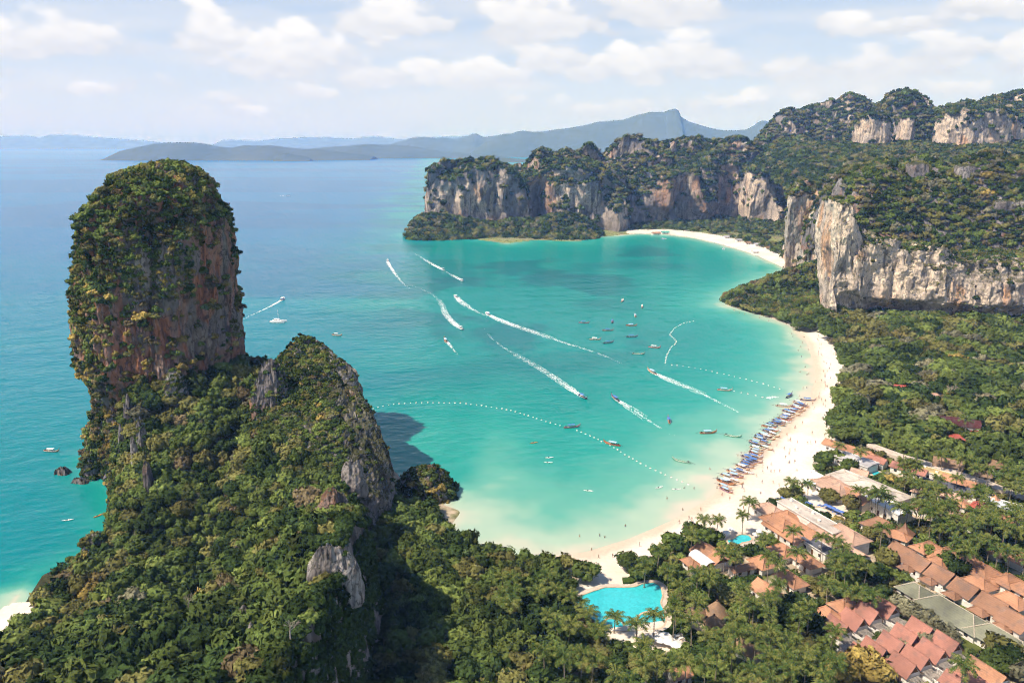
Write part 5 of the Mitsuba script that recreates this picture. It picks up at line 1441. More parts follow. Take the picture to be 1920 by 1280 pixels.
for i, (p, r, leaf, h) in enumerate(flat):
    d = pix(p)[2]
    lod = 'near' if d / r < 85 else 'mid'
    s = int(rng.integers(SEEDS[lod]))
    M = plant_matrix(p + [0, 0, 0.42 * r + 0.2], r, r * h * 0.95, rng, 0.08)
    where = 'behind the beach' if p[1] > 330 else ('among the resort roofs' if p[0] > 60 else 'between the dark cliff and the lagoon pool')
    if i < 300:
        key = numbered('broadleaf_tree')
        put(key, crown_group(lod, s, leaf, True), M)
        tag(key, f'{KIND[leaf]} broadleaf tree ' + beside(p[0], p[1]), 'tree', f'{KIND[leaf]} broadleaf trees ' + beside(p[0], p[1]))
    else:
        nth += 1
        put(f'forest__{nth:04d}', crown_group(lod, s, leaf, False), M)
tag('forest', 'mixed green forest and garden bushes behind the beach', 'forest', kind='stuff')

# flat land behind the far beach: a grove of distant palms and bushes
rng = np.random.default_rng(90)
FARLAND = shapely.Polygon(np.vstack([TREE_T[::-1] + [0, 6], [at(1100, 418, 3)[:2], at(1290, 398, 3)[:2], at(1480, 395, 3)[:2], at(1560, 430, 3)[:2]]][0:1] + [np.array([at(1500, 470, 3)[:2], at(1560, 400, 3)[:2], at(1290, 402, 3)[:2], at(1180, 425, 3)[:2]])])).convex_hull.difference(BEACH_T.buffer(9))
P = np.stack([rng.uniform(FARLAND.bounds[0], FARLAND.bounds[2], 5200), rng.uniform(FARLAND.bounds[1], FARLAND.bounds[3], 5200)], 1)
qq = meshkit.fbm(np.c_[P / 60.0, P[:, :1] * 0], 3, 8)
P = P[shapely.contains_xy(FARLAND, P[:, 0], P[:, 1]) & shapely.contains_xy(LAND.buffer(-16), P[:, 0], P[:, 1]) & ((qq > 0.46) | (P[:, 1] > 1330)) & (shapely.distance(FOOTU, shapely.points(P)) > 2)]
z = land_height(P[:, 0], P[:, 1])
for i, (x, y) in enumerate(P[:2600]):
    r = rng.uniform(2.5, 5.5)
    put(f'far_grove__{i:04d}', crown_group('far', int(rng.integers(2)), pick(rng, {'deep': 1, 'green': 1.4, 'olive': 1.0, 'fresh': 0.3}), False), plant_matrix([x, y, z[i] + r * 0.8], r, r * rng.uniform(0.9, 1.5), rng))
tag('far_grove', 'grove of palms and bushes on the flat behind the far beach', 'grove', kind='stuff')


# ---------------------------------------------------------------- coconut palms
def frond(seed, length, rise, droop, leaflets=10):
    r = np.random.default_rng(seed)
    n = 9
    t = np.linspace(0, 1, n)
    x = length * (t - 0.16 * t ** 3)
    z = rise * np.sin(t * np.pi * 0.55) - droop * t ** 2.4
    spine = np.stack([x, 0 * x, z], 1)
    v, f = [], []
    w = 0.11 * (1 - 0.8 * t)
    for i in range(n):
        v += [spine[i] + [0, -w[i], 0], spine[i] + [0, w[i], 0]]
    f += [[2 * i, 2 * i + 1, 2 * i + 3] for i in range(n - 1)] + [[2 * i, 2 * i + 3, 2 * i + 2] for i in range(n - 1)]
    for s in (-1, 1):
        for k in range(leaflets):
            u = 0.10 + 0.88 * (k + r.uniform(-0.2, 0.2)) / leaflets
            b = np.array([np.interp(u, t, spine[:, j]) for j in range(3)])
            c = np.array([np.interp(min(u + 0.10, 1), t, spine[:, j]) for j in range(3)])
            L = length * 0.31 * math.sin(math.pi * min(0.15 + u * 0.88, 1)) ** 0.6 + 0.12
            tip = b + np.array([0.50 * L, s * L * 0.80, -L * r.uniform(0.35, 0.75)])
            q = len(v)
            v += [b, c, tip]
            f += [[q, q + 1, q + 2]] if s > 0 else [[q + 1, q, q + 2]]
    return np.array(v), np.array(f)


def palm_kind(seed, H, R, parts_):
    r = np.random.default_rng(seed)
    key = f"palm_{seed}_{'parts' if parts_ else 'whole'}_kind"
    n = 16
    lean = r.uniform(-0.08, 0.08, 2) * H
    tt = np.linspace(0, 1, 7)
    line = np.stack([lean[0] * tt ** 1.6, lean[1] * tt ** 1.6, H * tt], 1)
    tv, tf = [], []
    m = 7
    for i, p in enumerate(line):
        a = np.arange(m) * 2 * np.pi / m
        rad = 0.19 - 0.07 * tt[i] + (0.10 if i == 0 else 0)
        tv.append(p + np.stack([rad * np.cos(a), rad * np.sin(a), 0 * a], 1))
    tv = np.vstack(tv)
    tf = np.array([[i * m + j, i * m + (j + 1) % m, (i + 1) * m + (j + 1) % m, (i + 1) * m + j] for i in range(len(line) - 1) for j in range(m)])
    g = {'type': 'shapegroup', 'trunk': mikit.ply((tv, tf), 'palm_trunk', smooth=True)}
    top = line[-1]
    V, F = [], []
    for i in range(n):
        a = 2 * np.pi * (i * 0.382 + r.uniform(-0.03, 0.03))
        k = i / n                                                 # young upright fronds first, old hanging ones last
        L = R * r.uniform(0.88, 1.08) * (0.80 + 0.2 * min(k * 3, 1))
        v, f = frond(seed * 50 + i, L, L * (0.62 - 0.62 * k), L * (0.10 + 0.58 * k))
        c, s = math.cos(a), math.sin(a)
        v = v @ np.array([[c, -s, 0], [s, c, 0], [0, 0, 1]]).T + top
        if parts_:
            g['frond' if i == 0 else f'frond_{i:03d}'] = mikit.ply((v, f), 'palm_leaf')
        else:
            F.append(f + sum(len(x) for x in V))
            V.append(v)
    if not parts_:
        g['crown'] = mikit.ply((np.vstack(V), np.vstack(F)), 'palm_leaf')
    g['coconuts'] = mikit.ply(trimesh.util.concatenate([trimesh.creation.icosphere(1, 0.17).apply_translation(top + [0.28 * math.cos(j * 1.3), 0.28 * math.sin(j * 1.3), -0.25]) for j in range(5)]), 'palm_trunk')
    scene[key] = g
    return key


palm_parts = [palm_kind(k, 11.0, 4.4, True) for k in (1, 2, 3)]
palm_whole = [palm_kind(k, 11.0, 4.4, False) for k in (4, 5, 6)]
PALMS = [  # crowns one can point at in the photograph, with the height of the crown above the ground
    (1090, 1116, 7), (1108, 1140, 7), (1153, 1143, 7), (1195, 1160, 8), (1228, 1146, 9), (1125, 1165, 8), (1028, 1065, 10), (1010, 1095, 10), (1045, 1095, 10), (1075, 1105, 9), (965, 1095, 11), (1210, 1045, 10), (1235, 1020, 10), (1297, 992, 10), (1322, 962, 9), (1345, 965, 9), (1395, 955, 9), (1405, 930, 9),
    (1255, 1060, 10), (1262, 1050, 9), (1280, 1085, 12), (1310, 1062, 11), (1332, 1072, 12), (1360, 1028, 10), (1384, 1030, 10), (1440, 1000, 10), (1460, 1045, 11), (1391, 1095, 12), (1415, 1125, 12), (1445, 1140, 11), (1380, 1150, 12), (1300, 1155, 12), (1265, 1140, 12),
    (1270, 1120, 11), (1205, 1200, 10), (1200, 1215, 11), (1235, 1225, 12), (1255, 1232, 11), (1215, 1240, 11), (1290, 1230, 12), (1325, 1238, 13), (1160, 1255, 12), (1060, 1215, 12), (1022, 1212, 12), (1090, 1215, 12), (1110, 1225, 11), (1065, 1160, 11), (1045, 1160, 11), (1375, 1215, 12), (1355, 1180, 11), (1330, 1185, 11), (1420, 1180, 12), (1450, 1175, 12), (1475, 1190, 12), (1345, 1215, 12),
    (1490, 988, 10), (1543, 1000, 10), (1570, 1008, 10), (1570, 1040, 11), (1607, 1042, 11), (1475, 1222, 12), (1500, 1140, 11), (1440, 1220, 12), (1570, 1230, 11), (1515, 1232, 12), (1490, 1250, 12), (1540, 1260, 12), (1410, 1250, 12), (1450, 1262, 12), (1380, 1265, 12), (1590, 1095, 10), (1615, 1100, 10), (1640, 1105, 10), (1555, 1085, 10), (1810, 1240, 12),
    (1518, 900, 8), (1615, 912, 10), (1637, 918, 10), (1645, 922, 10), (1662, 925, 10), (1617, 840, 9), (1576, 828, 9), (1562, 805, 9), (1490, 895, 9), (1700, 882, 10), (1718, 895, 10), (1770, 848, 10), (1800, 855, 10), (1825, 858, 10), (1765, 892, 10), (1795, 890, 9), (1640, 800, 10), (1905, 895, 11)]
palms = []
rng = np.random.default_rng(123)
for u, v, H in PALMS:
    c = at(u, v, H + 3.4)
    palms.append((c[0], c[1], H))
PALM_AREA = [(region_px([(1640, 940), (1930, 985), (1930, 1050), (1830, 1060), (1720, 1010), (1640, 1000)]), 46, (9, 13)), (region_px([(1250, 1090), (1480, 1090), (1560, 1200), (1560, 1300), (1180, 1300), (1240, 1200)]), 12, (9, 13)), (region_px([(900, 1060), (1070, 1080), (1070, 1290), (980, 1290), (930, 1180)]), 5, (9, 12)),
             (region_px([(1400, 1000), (1660, 1030), (1660, 1120), (1450, 1120)]), 6, (9, 12)), (region_px([(1680, 860), (1930, 920), (1930, 985), (1700, 945)]), 24, (9, 13)), (region_px([(1580, 760), (1900, 830), (1900, 870), (1600, 835)]), 10, (9, 12)), (region_px([(1700, 1040), (1920, 1070), (1920, 1130)]), 8, (9, 12))]
for R_, n, (h0, h1) in PALM_AREA:
    x0, y0, x1, y1 = R_.bounds
    got = 0
    for _ in range(4000):
        x, y = rng.uniform(x0, x1), rng.uniform(y0, y1)
        if R_.contains(shapely.Point(x, y)) and not BLOCK.contains(shapely.Point(x, y)) and all((x - a) ** 2 + (y - b) ** 2 > 9 for a, b, _ in palms):
            palms.append((x, y, rng.uniform(h0, h1)))
            got += 1
            if got == n:
                break
palms = palms[:300]
order = sorted(range(len(palms)), key=lambda i: palms[i][0] ** 2 + palms[i][1] ** 2)
for rank, i in enumerate(order):
    x, y, H = palms[i]
    g = float(land_height(np.array([x]), np.array([y]))[0])
    in_pool = lagoon.contains(shapely.Point(x, y))
    kind = palm_parts[rank % 3] if rank < 110 else palm_whole[rank % 3]
    k = H / 11.0
    s = rng.uniform(0.88, 1.12)
    a = rng.uniform(0, 2 * np.pi)
    M = np.eye(4)
    M[:3, :3] = np.array([[math.cos(a), -math.sin(a), 0], [math.sin(a), math.cos(a), 0], [0, 0, 1]]) @ np.diag([s, s, k])
    M[:3, 3] = (x, y, g - 0.2)
    key = numbered('coconut_palm')
    put(key, kind, M)
    w = 'rising out of the lagoon pool' if in_pool else ('on the sand at the edge of the beach' if BEACH_WIDE.contains(shapely.Point(x, y)) else ('in the garden around the lagoon pool' if x < 75 else ('among the resort roofs' if y < 300 else 'in the grove at the back of the resort')))
    tag(key, ('coconut palm ' + beside(x, y)) if not in_pool else 'coconut palm rising out of the lagoon pool', 'palm', 'coconut palms rising out of the lagoon pool' if in_pool else 'coconut palms ' + beside(x, y))


# bare pale trees
def bare(seed):
    r = np.random.default_rng(seed)
    out = []

    def grow(p, d, L, rad, depth):
        q = p + d * L
        m = trimesh.creation.cylinder(rad, segment=(p, q), sections=6)
        out.append(m)
        if depth:
            for _ in range(3 if depth > 1 else 2):
                e = d + r.normal(size=3) * 0.55 + [0, 0, 0.15]
                grow(q, e / np.linalg.norm(e), L * r.uniform(0.55, 0.8), rad * 0.6, depth - 1)
    grow(np.zeros(3), np.array([0.0, 0.0, 1.0]), 2.4, 0.20, 4)
    return trimesh.util.concatenate(out)


matte('dead_wood', [0.34, 0.29, 0.24])
for u, v, where, s_, lab in [(545, 1205, 'hill', 0.85, 'bare pale tree on the jungle slope near the dark cliff'), (1776, 752, 'flat', 1.6, 'bare pale tree in the forest above the maroon roofs'), (355, 1150, 'hill', 0.8, 'small bare pale tree among the foreground jungle'), (455, 1040, 'hill', 0.9, 'bare branches on the upper jungle slope'), (1846, 845, 'flat', 1.4, 'bare grey tree at the edge of the right forest')]:
    if where == 'hill':
        y = on_hill(u, v)
        c = aty(u, v, y)
        z = float(hill_height(c[:1], c[1:2])[0]) + 1.5
    else:
        c = at(u, v, 5.0)
        z = float(land_height(c[:1], c[1:2])[0]) + 3.0
    key = numbered('bare_tree')
    scene[key] = mikit.ply(bare(int(u)), 'dead_wood', smooth=40, to_world=T4().translate([c[0], c[1], z]) @ T4().scale(s_))
    tag(key, lab, 'tree')


# ---------------------------------------------------------------- boats
PAINT = {'wood': [0.40, 0.23, 0.12], 'red': [0.42, 0.055, 0.035], 'blue': [0.07, 0.17, 0.42], 'sky': [0.34, 0.48, 0.66], 'white': [0.76, 0.75, 0.72], 'green': [0.05, 0.25, 0.14], 'orange': [0.55, 0.22, 0.05], 'purple': [0.20, 0.06, 0.33], 'teal': [0.06, 0.34, 0.36], 'cream': [0.60, 0.50, 0.36], 'dark': [0.05, 0.045, 0.045]}
for k, c in PAINT.items():
    matte('paint_' + k, list(c), rough=0.45, spec=0.4)
bsdf('foam', {'type': 'twosided', 'bsdf': {'type': 'diffuse', 'reflectance': {'type': 'rgb', 'value': [0.78, 0.81, 0.81]}}})


def longtail_hull(L=10.5, beam=1.9):
    s = np.linspace(0, 1, 21)
    half = beam / 2 * np.clip(np.sin(np.pi * np.clip(0.17 + 0.80 * s, 0, 1)) ** 0.7, 0.03, 1)
    half[-1] = 0.05
    keel = 0.05 + 1.25 * np.clip((s - 0.72) / 0.28, 0, 1) ** 2 + 0.18 * np.clip((0.2 - s) / 0.2, 0, 1) ** 2 - 0.35
    rail = 0.62 + 1.45 * np.clip((s - 0.62) / 0.38, 0, 1) ** 2.1 + 0.20 * np.clip((0.2 - s) / 0.2, 0, 1) - 0.10
    x = (s - 0.5) * L
    ring = []
    for i in range(len(s)):
        h, k, g = half[i], keel[i], rail[i]
        m = k + 0.35 * (g - k)
        f = k + 0.16 if g - k > 0.3 else k + 0.05
        hi = max(h - 0.07, 0.01)
        ring.append([(x[i], -h, g), (x[i], -h * 0.86, m), (x[i], 0, k), (x[i], h * 0.86, m), (x[i], h, g), (x[i], hi, g), (x[i], hi * 0.80, max(m, f)), (x[i], 0, f), (x[i], -hi * 0.80, max(m, f)), (x[i], -hi, g)])
    v = np.array(ring).reshape(-1, 3)
    n = 10
    f = [[i * n + j, (i + 1) * n + j, (i + 1) * n + (j + 1) % n, i * n + (j + 1) % n] for i in range(len(s) - 1) for j in range(n)]
    f += [[0, 1, 3, 4], [1, 2, 3, 3]]
    band = []
    for sgn in (-1, 1):
        e = np.stack([x, sgn * (half + 0.02), rail - 0.16], 1)
        t = np.stack([x, sgn * (half + 0.03), rail + 0.03], 1)
        u = np.stack([x, sgn * np.maximum(half - 0.09, 0.0), rail + 0.03], 1)
        q = np.stack([e, t, u], 1).reshape(-1, 3)
        ff = np.array([[i * 3 + j, (i + 1) * 3 + j, (i + 1) * 3 + j + 1, i * 3 + j + 1] for i in range(len(s) - 1) for j in range(2)])
        band.append(trimesh.Trimesh(q, np.vstack([ff[:, [0, 1, 2]], ff[:, [0, 2, 3]]]), process=False))
    return (v, np.array(f)), trimesh.util.concatenate(band)


HULL, BAND = longtail_hull()
CAN = []
for k in np.linspace(-1, 1, 9):
    CAN.append((k * 0.98, 1.95 + 0.16 * (1 - k * k)))
CANOPY = section(CAN + [(a, b - 0.05) for a, b in CAN[::-1]], 4.6, -3.0)
POSTS = [bar((a, s * 0.8, 0.3), (a, s * 0.9, 1.95), 0.04, 5) for a in (-2.8, -0.7, 1.4) for s in (-1, 1)]
SEATS = [box(0.32, 1.45, 0.06, a, 0, 0.32) for a in (-2.2, -1.1, 0.0, 1.1, 2.3)]
ENGINE = trimesh.util.concatenate([box(0.75, 0.5, 0.5, -4.1, 0, 0.75), bar((-4.0, 0, 1.1), (-8.2, 0, 0.35), 0.05, 6), bar((-4.0, 0, 1.1), (-2.9, 0.1, 1.35), 0.035, 6), bar((-4.1, 0, 0.2), (-4.1, 0, 0.8), 0.08, 6)])
RIBBON = trimesh.util.concatenate([trimesh.creation.cylinder(0.13 + 0.03 * i, 0.16, sections=8, transform=trimesh.transformations.translation_matrix((4.85 - 0.10 * i, 0, 1.62 - 0.15 * i))) for i in range(3)])
PROW = bar((4.6, 0, 1.5), (5.45, 0, 2.75), 0.09, 6)
CARGO = box(0.7, 0.6, 0.35, 2.9, 0.1, 0.3)


def ref(x):
    return {'type': 'ref', 'id': x}


shared = {n: mikit.ply(m, None) for n, m in (('hull', HULL), ('band', BAND), ('canopy', CANOPY), ('engine', ENGINE), ('ribbon', RIBBON), ('prow', PROW), ('cargo', CARGO))}
shared_posts, shared_seats = [mikit.ply(m, None) for m in POSTS], [mikit.ply(m, None) for m in SEATS]


def boat_kind(key, hull, band, canopy, ribbon):
    g = {'type': 'shapegroup', 'hull': {**shared['hull'], 'bsdf': ref('paint_' + hull)}, 'gunwale': {**shared['band'], 'bsdf': ref('paint_' + band)}, 'prow': {**shared['prow'], 'bsdf': ref('paint_' + hull)},
         'prow_ribbon': {**shared['ribbon'], 'bsdf': ref('paint_' + ribbon)}, 'engine': {**shared['engine'], 'bsdf': ref('paint_dark')}, 'cargo': {**shared['cargo'], 'bsdf': ref('paint_orange')}}
    if canopy:
        g['canopy'] = {**shared['canopy'], 'bsdf': ref('paint_' + canopy)}
        for i, m in enumerate(shared_posts):
            g['post' if i == 0 else f'post_{i:03d}'] = {**m, 'bsdf': ref('paint_wood')}
    for i, m in enumerate(shared_seats):
        g['seat' if i == 0 else f'seat_{i:03d}'] = {**m, 'bsdf': ref('paint_cream')}
    scene[key] = g
    return key


SORTS = [('wood', 'red', 'sky', 'orange'), ('wood', 'blue', 'blue', 'red'), ('wood', 'white', 'sky', 'green'), ('red', 'white', 'white', 'red'), ('wood', 'orange', 'blue', 'orange'), ('cream', 'red', 'sky', 'red'), ('wood', 'green', 'teal', 'red'), ('wood', 'purple', 'sky', 'orange'), ('white', 'blue', None, 'red'), ('wood', 'white', 'white', 'orange'), ('green', 'white', None, 'red'), ('dark', 'sky', 'blue', 'red')]
KINDS = [boat_kind(f'longtail_{i}_kind', *k) for i, k in enumerate(SORTS)]


def look_of(i):
    h, b, c, r = SORTS[i]
    return f"{'brown' if h == 'wood' else h} longtail boat with " + (f"{'pale' if c == 'sky' else c} awning" if c else 'no awning')


def moor(name, group, x, y, ang, z=0.0, roll=0.0, s=1.0, trim=0.0):
    key = numbered(name)
    M = T4().translate([x, y, z]) @ T4().rotate([0, 0, 1], ang) @ T4().rotate([1, 0, 0], roll) @ T4().rotate([0, 1, 0], trim) @ T4().scale(s)
    scene[key] = {'type': 'instance', 'shapegroup': ref(group), 'to_world': M}
    return key


rng = np.random.default_rng(61)
ROW = smooth_line(poly([(1357, 917), (1366, 906), (1372, 897), (1381, 889), (1392, 884), (1403, 873), (1409, 862), (1416, 849), (1424, 837), (1431, 826), (1441, 815), (1449, 805), (1461, 795), (1472, 786), (1482, 778), (1490, 771), (1497, 764), (1503, 757)], 0.2), 0.5)
NB = 52
for i in range(NB):
    p = ROW[int(i / (NB - 1) * (len(ROW) - 1))] + rng.normal(size=2) * [0.9, 0.4]
    k = [0, 1, 2, 1, 9, 5, 0, 11, 2, 0, 9, 8][int(rng.integers(12))]
    if i in (0, 6):
        k = 7
    if i in (11, 12, 13):
        k = 1
    off = rng.uniform(-1.8, 2.2)
    a = math.radians(-52 + rng.normal() * 5)
    c = p + np.array([math.cos(a), math.sin(a)]) * off
    key = moor('longtail_boat', KINDS[k], c[0], c[1], math.degrees(a), 0.25 + 0.04 * off, rng.normal() * 3, rng.uniform(0.74, 0.88), -1.5)
    third = 'near' if i < 17 else ('middle' if i < 35 else 'far')
    tag(key, f'{look_of(k)} beached in the {third} third of the row', 'boat', 'longtail boats beached side by side')
FLOAT = [  # column, row, heading in degrees, look, label tail
    (1095, 605, -12, 1, 'moored farthest left of the group in the bay'), (1148, 603, 80, 11, 'seen bow on in the moored group'), (1140, 619, -4, 1, 'moored beside the bow on boat'), (1184, 610, -10, 0, 'moored at the middle of the group'), (1191, 592, 85, 2, 'seen bow on behind the middle of the group'), (1204, 575, 80, 9, 'seen bow on near the back of the group'),
    (1167, 564, 70, 9, 'moored farthest back in the bay'), (1185, 631, 4, 11, 'moored below the middle of the group'), (1116, 636, -8, 9, 'moored at the left front of the group'), (1141, 642, 25, 11, 'moored right of the left front boat'), (1197, 663, -8, 10, 'moored nearest in the group'), (1227, 651, -20, 3, 'moored alone left of the curved buoy line'),
    (1359, 731, -12, 2, 'anchored at the outer end of the short buoy line'), (1480, 742, 50, 11, 'floating by the white foam patch near the beach'), (1470, 761, -12, 9, 'floating just off the far end of the beached row'), (1515, 750, -12, 1, 'drawn up at the far end of the beached row'), (1254, 788, 84, 1, 'seen from behind in the middle of the bay'), (1073, 800, 12, 1, 'beside the long buoy line at its left'),
    (1147, 832, 150, 0, 'crossing the long buoy line'), (1328, 811, 5, 0, 'anchored off the middle of the beached row'), (1374, 817, -28, 10, 'drifting off the middle of the beached row'), (1277, 864, 148, 10, 'drifting just inside the long buoy line'), (97, 845, -6, 9, 'at anchor left of the tall tower'), (632, 628, -20, 9, 'far out right of the tall tower')]
for u, v, a, k, lab in FLOAT:
    c = at(u, v, 0.4)
    key = moor('longtail_boat', KINDS[k], c[0], c[1], a, 0.12, rng.normal() * 2, 0.88 if u > 200 else 0.8)
    tag(key, f'{look_of(k)} {lab}', 'boat', 'longtail boats afloat in the bay')


# white speedboats
def lofted(rows):
    """rows of (x, half width, keel, rail)"""
    ring = []
    for x, h, k, g in rows:
        ring.append([(x, -h, g), (x, -h * 0.8, k + 0.3 * (g - k)), (x, 0, k), (x, h * 0.8, k + 0.3 * (g - k)), (x, h, g), (x, 0, g + 0.04)])
    v = np.array(ring).reshape(-1, 3)
    n = 6
    f = [[i * n + j, (i + 1) * n + j, (i + 1) * n + (j + 1) % n, i * n + (j + 1) % n] for i in range(len(rows) - 1) for j in range(n)]
    f += [[0, 1, 2, 3], [0, 3, 4, 5]]
    return v, np.array(f)


SPEED = lofted([(-4.5, 1.3, -0.3, 0.75), (-2, 1.4, -0.35, 0.8), (1, 1.4, -0.3, 0.9), (3, 1.0, -0.1, 1.05), (4.2, 0.5, 0.3, 1.2), (4.9, 0.06, 0.9, 1.3)])
g = {'type': 'shapegroup', 'hull': mikit.ply(SPEED, 'paint_white'), 'roof': mikit.ply(box(4.2, 2.3, 0.12, -0.9, 0, 2.2), 'paint_white'), 'windscreen': mikit.ply(section([(-1.05, 0.9), (1.05, 0.9), (0.9, 1.7), (-0.9, 1.7)], 0.08, 1.5), 'glass_dark'),
     'deck': mikit.ply(box(4.6, 2.1, 0.1, -1.6, 0, 0.78), 'paint_cream'), 'stripe': mikit.ply(trimesh.util.concatenate([box(6.5, 0.05, 0.18, -1.2, s * 1.40, 0.5) for s in (-1, 1)]), 'paint_blue')}
for i, (a, s) in enumerate([(-2.8, -1), (-2.8, 1), (1.0, -1), (1.0, 1)]):
    g['post' if i == 0 else f'post_{i:03d}'] = mikit.ply(bar((a, s * 1.05, 0.8), (a, s * 1.05, 2.2), 0.04, 5), 'paint_white')
for i, s in enumerate((-1, 1)):
    g['outboard' if i == 0 else f'outboard_{i:03d}'] = mikit.ply(box(0.6, 0.42, 1.1, -4.8, s * 0.5, 0.2), 'paint_dark')
for i, a in enumerate((-2.4, -1.2, 0.0)):
    g['bench' if i == 0 else f'bench_{i:03d}'] = mikit.ply(box(0.5, 1.8, 0.4, a, 0, 0.85), 'paint_blue')
scene['speedboat_kind'] = g
UNDERWAY = [  # u, v, towards u, v, kind, label
    (727, 489, 720, 478, 's', 'white speedboat heading out at the far left of the bay'), (831, 506, 845, 514, 's', 'small white speedboat on the farther wake near the headland'), (866, 526, 880, 534, 's', 'small white speedboat on the nearer wake near the headland'), (854, 556, 838, 546, 's', 'white speedboat leading the long double wake'),
    (914, 589, 898, 581, 's', 'white speedboat second on the long double wake'), (864, 616, 874, 624, 's', 'white speedboat at the end of the winding wake'), (835, 638, 828, 628, 'l0', 'longtail boat with a short wake left of the winding wake'), (1093, 744, 1104, 750, 'l11', 'dark longtail boat speeding in on a faint wake'),
    (1222, 697, 1208, 691, 'l2', 'longtail boat speeding out with the broadest wake'), (1153, 747, 1142, 740, 'l11', 'dark longtail boat speeding out left of the broadest wake'), (530, 561, 540, 556, 's', 'speedboat passing behind the tall tower'), (541, 367, 550, 367, 's', 'tiny speedboat far out at sea'), (1245, 448, 1260, 449, 's', 'white boat near the far beach'), (1357, 467, 1372, 472, 's', 'white boat along the far beach')]
for u, v, u2, v2, kind, lab in UNDERWAY:
    p, q = at(u, v, 0.5), at(u2, v2, 0.5)
    a = math.degrees(math.atan2(q[1] - p[1], q[0] - p[0]))
    if kind == 's':
        key = moor('speedboat', 'speedboat_kind', p[0], p[1], a, 0.15, 0, 1.0, -4)
    else:
        key = moor('longtail_boat', KINDS[int(kind[1:])], p[0], p[1], a, 0.15, 0, 1.0, -3)
    tag(key, lab, 'boat', 'boats under way in the bay')


# a sailing catamaran
def cat_part(key, mesh, mat, M):
    scene[key] = mikit.ply(mesh, mat, to_world=M)


c = at(522, 604)
M = T4().translate([c[0], c[1], 0.1]) @ T4().rotate([0, 0, 1], -8)
for i, s in enumerate((-1, 1)):
    cat_part('catamaran__hull' if i == 0 else 'catamaran__hull_001', trimesh.Trimesh(*[(lambda v, f: (v + [0, s * 2.6, 0], np.vstack([f[:, [0, 1, 2]], f[:, [0, 2, 3]]])))(*lofted([(-6.5, 0.5, -0.2, 1.2), (-3, 0.8, -0.4, 1.3), (2, 0.8, -0.4, 1.4), (5, 0.45, -0.1, 1.5), (6.8, 0.05, 0.6, 1.6)]))][0], process=False), 'paint_white', M)
cat_part('catamaran__deck', box(8.0, 5.4, 0.4, -1.5, 0, 1.0), 'paint_white', M)
cat_part('catamaran__cabin', trimesh.util.concatenate([section([(-2.2, 1.4), (2.2, 1.4), (1.8, 2.7), (-1.8, 2.7)], 4.6, -3.6)]), 'paint_white', M)
cat_part('catamaran__cabin__window', box(3.4, 4.4, 0.45, -1.4, 0, 1.85), 'glass_dark', M)
cat_part('catamaran__mast', bar((0.2, 0, 1.4), (0.2, 0, 11.5), 0.10), 'paint_white', M)
cat_part('catamaran__boom', bar((0.2, 0, 3.6), (-5.0, 0, 3.5), 0.14), 'paint_sky', M)
tag('catamaran', 'white sailing catamaran at anchor right of the tall tower', 'boat')

# kayaks
KAYAK = lofted([(-1.9, 0.03, 0.12, 0.3), (-1.0, 0.30, -0.05, 0.22), (0, 0.38, -0.08, 0.2), (1.0, 0.30, -0.05, 0.22), (1.9, 0.03, 0.12, 0.3)])
for i, col in enumerate(('orange', 'white')):
    scene[f'kayak_{i}_kind'] = {'type': 'shapegroup', 'hull': mikit.ply(KAYAK, 'paint_' + col), 'seat': mikit.ply(box(0.6, 0.45, 0.12, -0.3, 0, 0.2), 'paint_dark')}
for u, v, a, k, lab in [(1001, 830, 20, 0, 'orange kayak in the shallow bay near the lower peak'), (1030, 858, 10, 1, 'white kayak farther out of a pair in the bay'), (1028, 867, -10, 1, 'white kayak nearer of a pair in the bay'), (1103, 920, -15, 1, 'white kayak closer to the near beach'), (127, 975, 20, 1, 'pale kayak in the cove left of the jungle slope'), (184, 967, 60, 0, 'orange kayak against the rocks of the left cove'),
                        (1268, 917, 0, 1, 'white kayak just off the middle of the beach'), (1236, 914, 30, 1, 'white kayak left of the one off the middle of the beach')]:
    c = at(u, v)
    key = moor('kayak', f'kayak_{k}_kind', c[0], c[1], a, 0.02, 0, 1.15)
    tag(key, lab, 'kayak')

# ---------------------------------------------------------------- buoys
scene['buoy_kind'] = {'type': 'shapegroup', 'float': mikit.ply(trimesh.creation.icosphere(2, 0.50).apply_scale([1, 1, 0.75]), 'paint_white', smooth=True), 'ring': mikit.ply(trimesh.creation.torus(0.16, 0.05, major_sections=10, minor_sections=5).apply_translation((0, 0, 0.40)), 'paint_orange')}


def buoys(pts, step, lab, group):
    for x, y in smooth_line(poly(pts), step):
        key = numbered('buoy')
        s = rng.uniform(0.75, 1.1)
        scene[key] = {'type': 'instance', 'shapegroup': ref('buoy_kind'), 'to_world': T4().translate([x + rng.normal() * 0.2, y + rng.normal() * 0.2, 0.08]) @ T4().scale(s)}
        tag(key, lab, 'buoy', group)


buoys([(700, 766), (740, 758), (780, 755), (850, 755), (900, 760), (950, 768), (1000, 782), (1040, 795), (1060, 800)], 3.3, 'white buoy on the left half of the long line across the near bay', 'buoys of the long line, left half')
buoys([(1082, 807), (1120, 823), (1155, 842), (1200, 868), (1240, 887), (1290, 908)], 3.3, 'white buoy on the right half of the long line across the near bay', 'buoys of the long line, right half')
buoys([(1300, 602), (1275, 609), (1262, 619), (1258, 630), (1268, 639), (1258, 652), (1250, 668), (1248, 681)], 4.2, 'white buoy on the curved line in the middle of the bay', 'buoys of the curved line')
buoys([(1258, 684), (1290, 688), (1350, 700), (1410, 714), (1462, 729)], 4.2, 'white buoy on the straight line towards the far end of the beach', 'buoys of the straight line')
buoys([(1376, 733), (1400, 738), (1430, 745)], 4.2, 'white buoy on the short line beside the anchored boat', 'buoys of the short line')

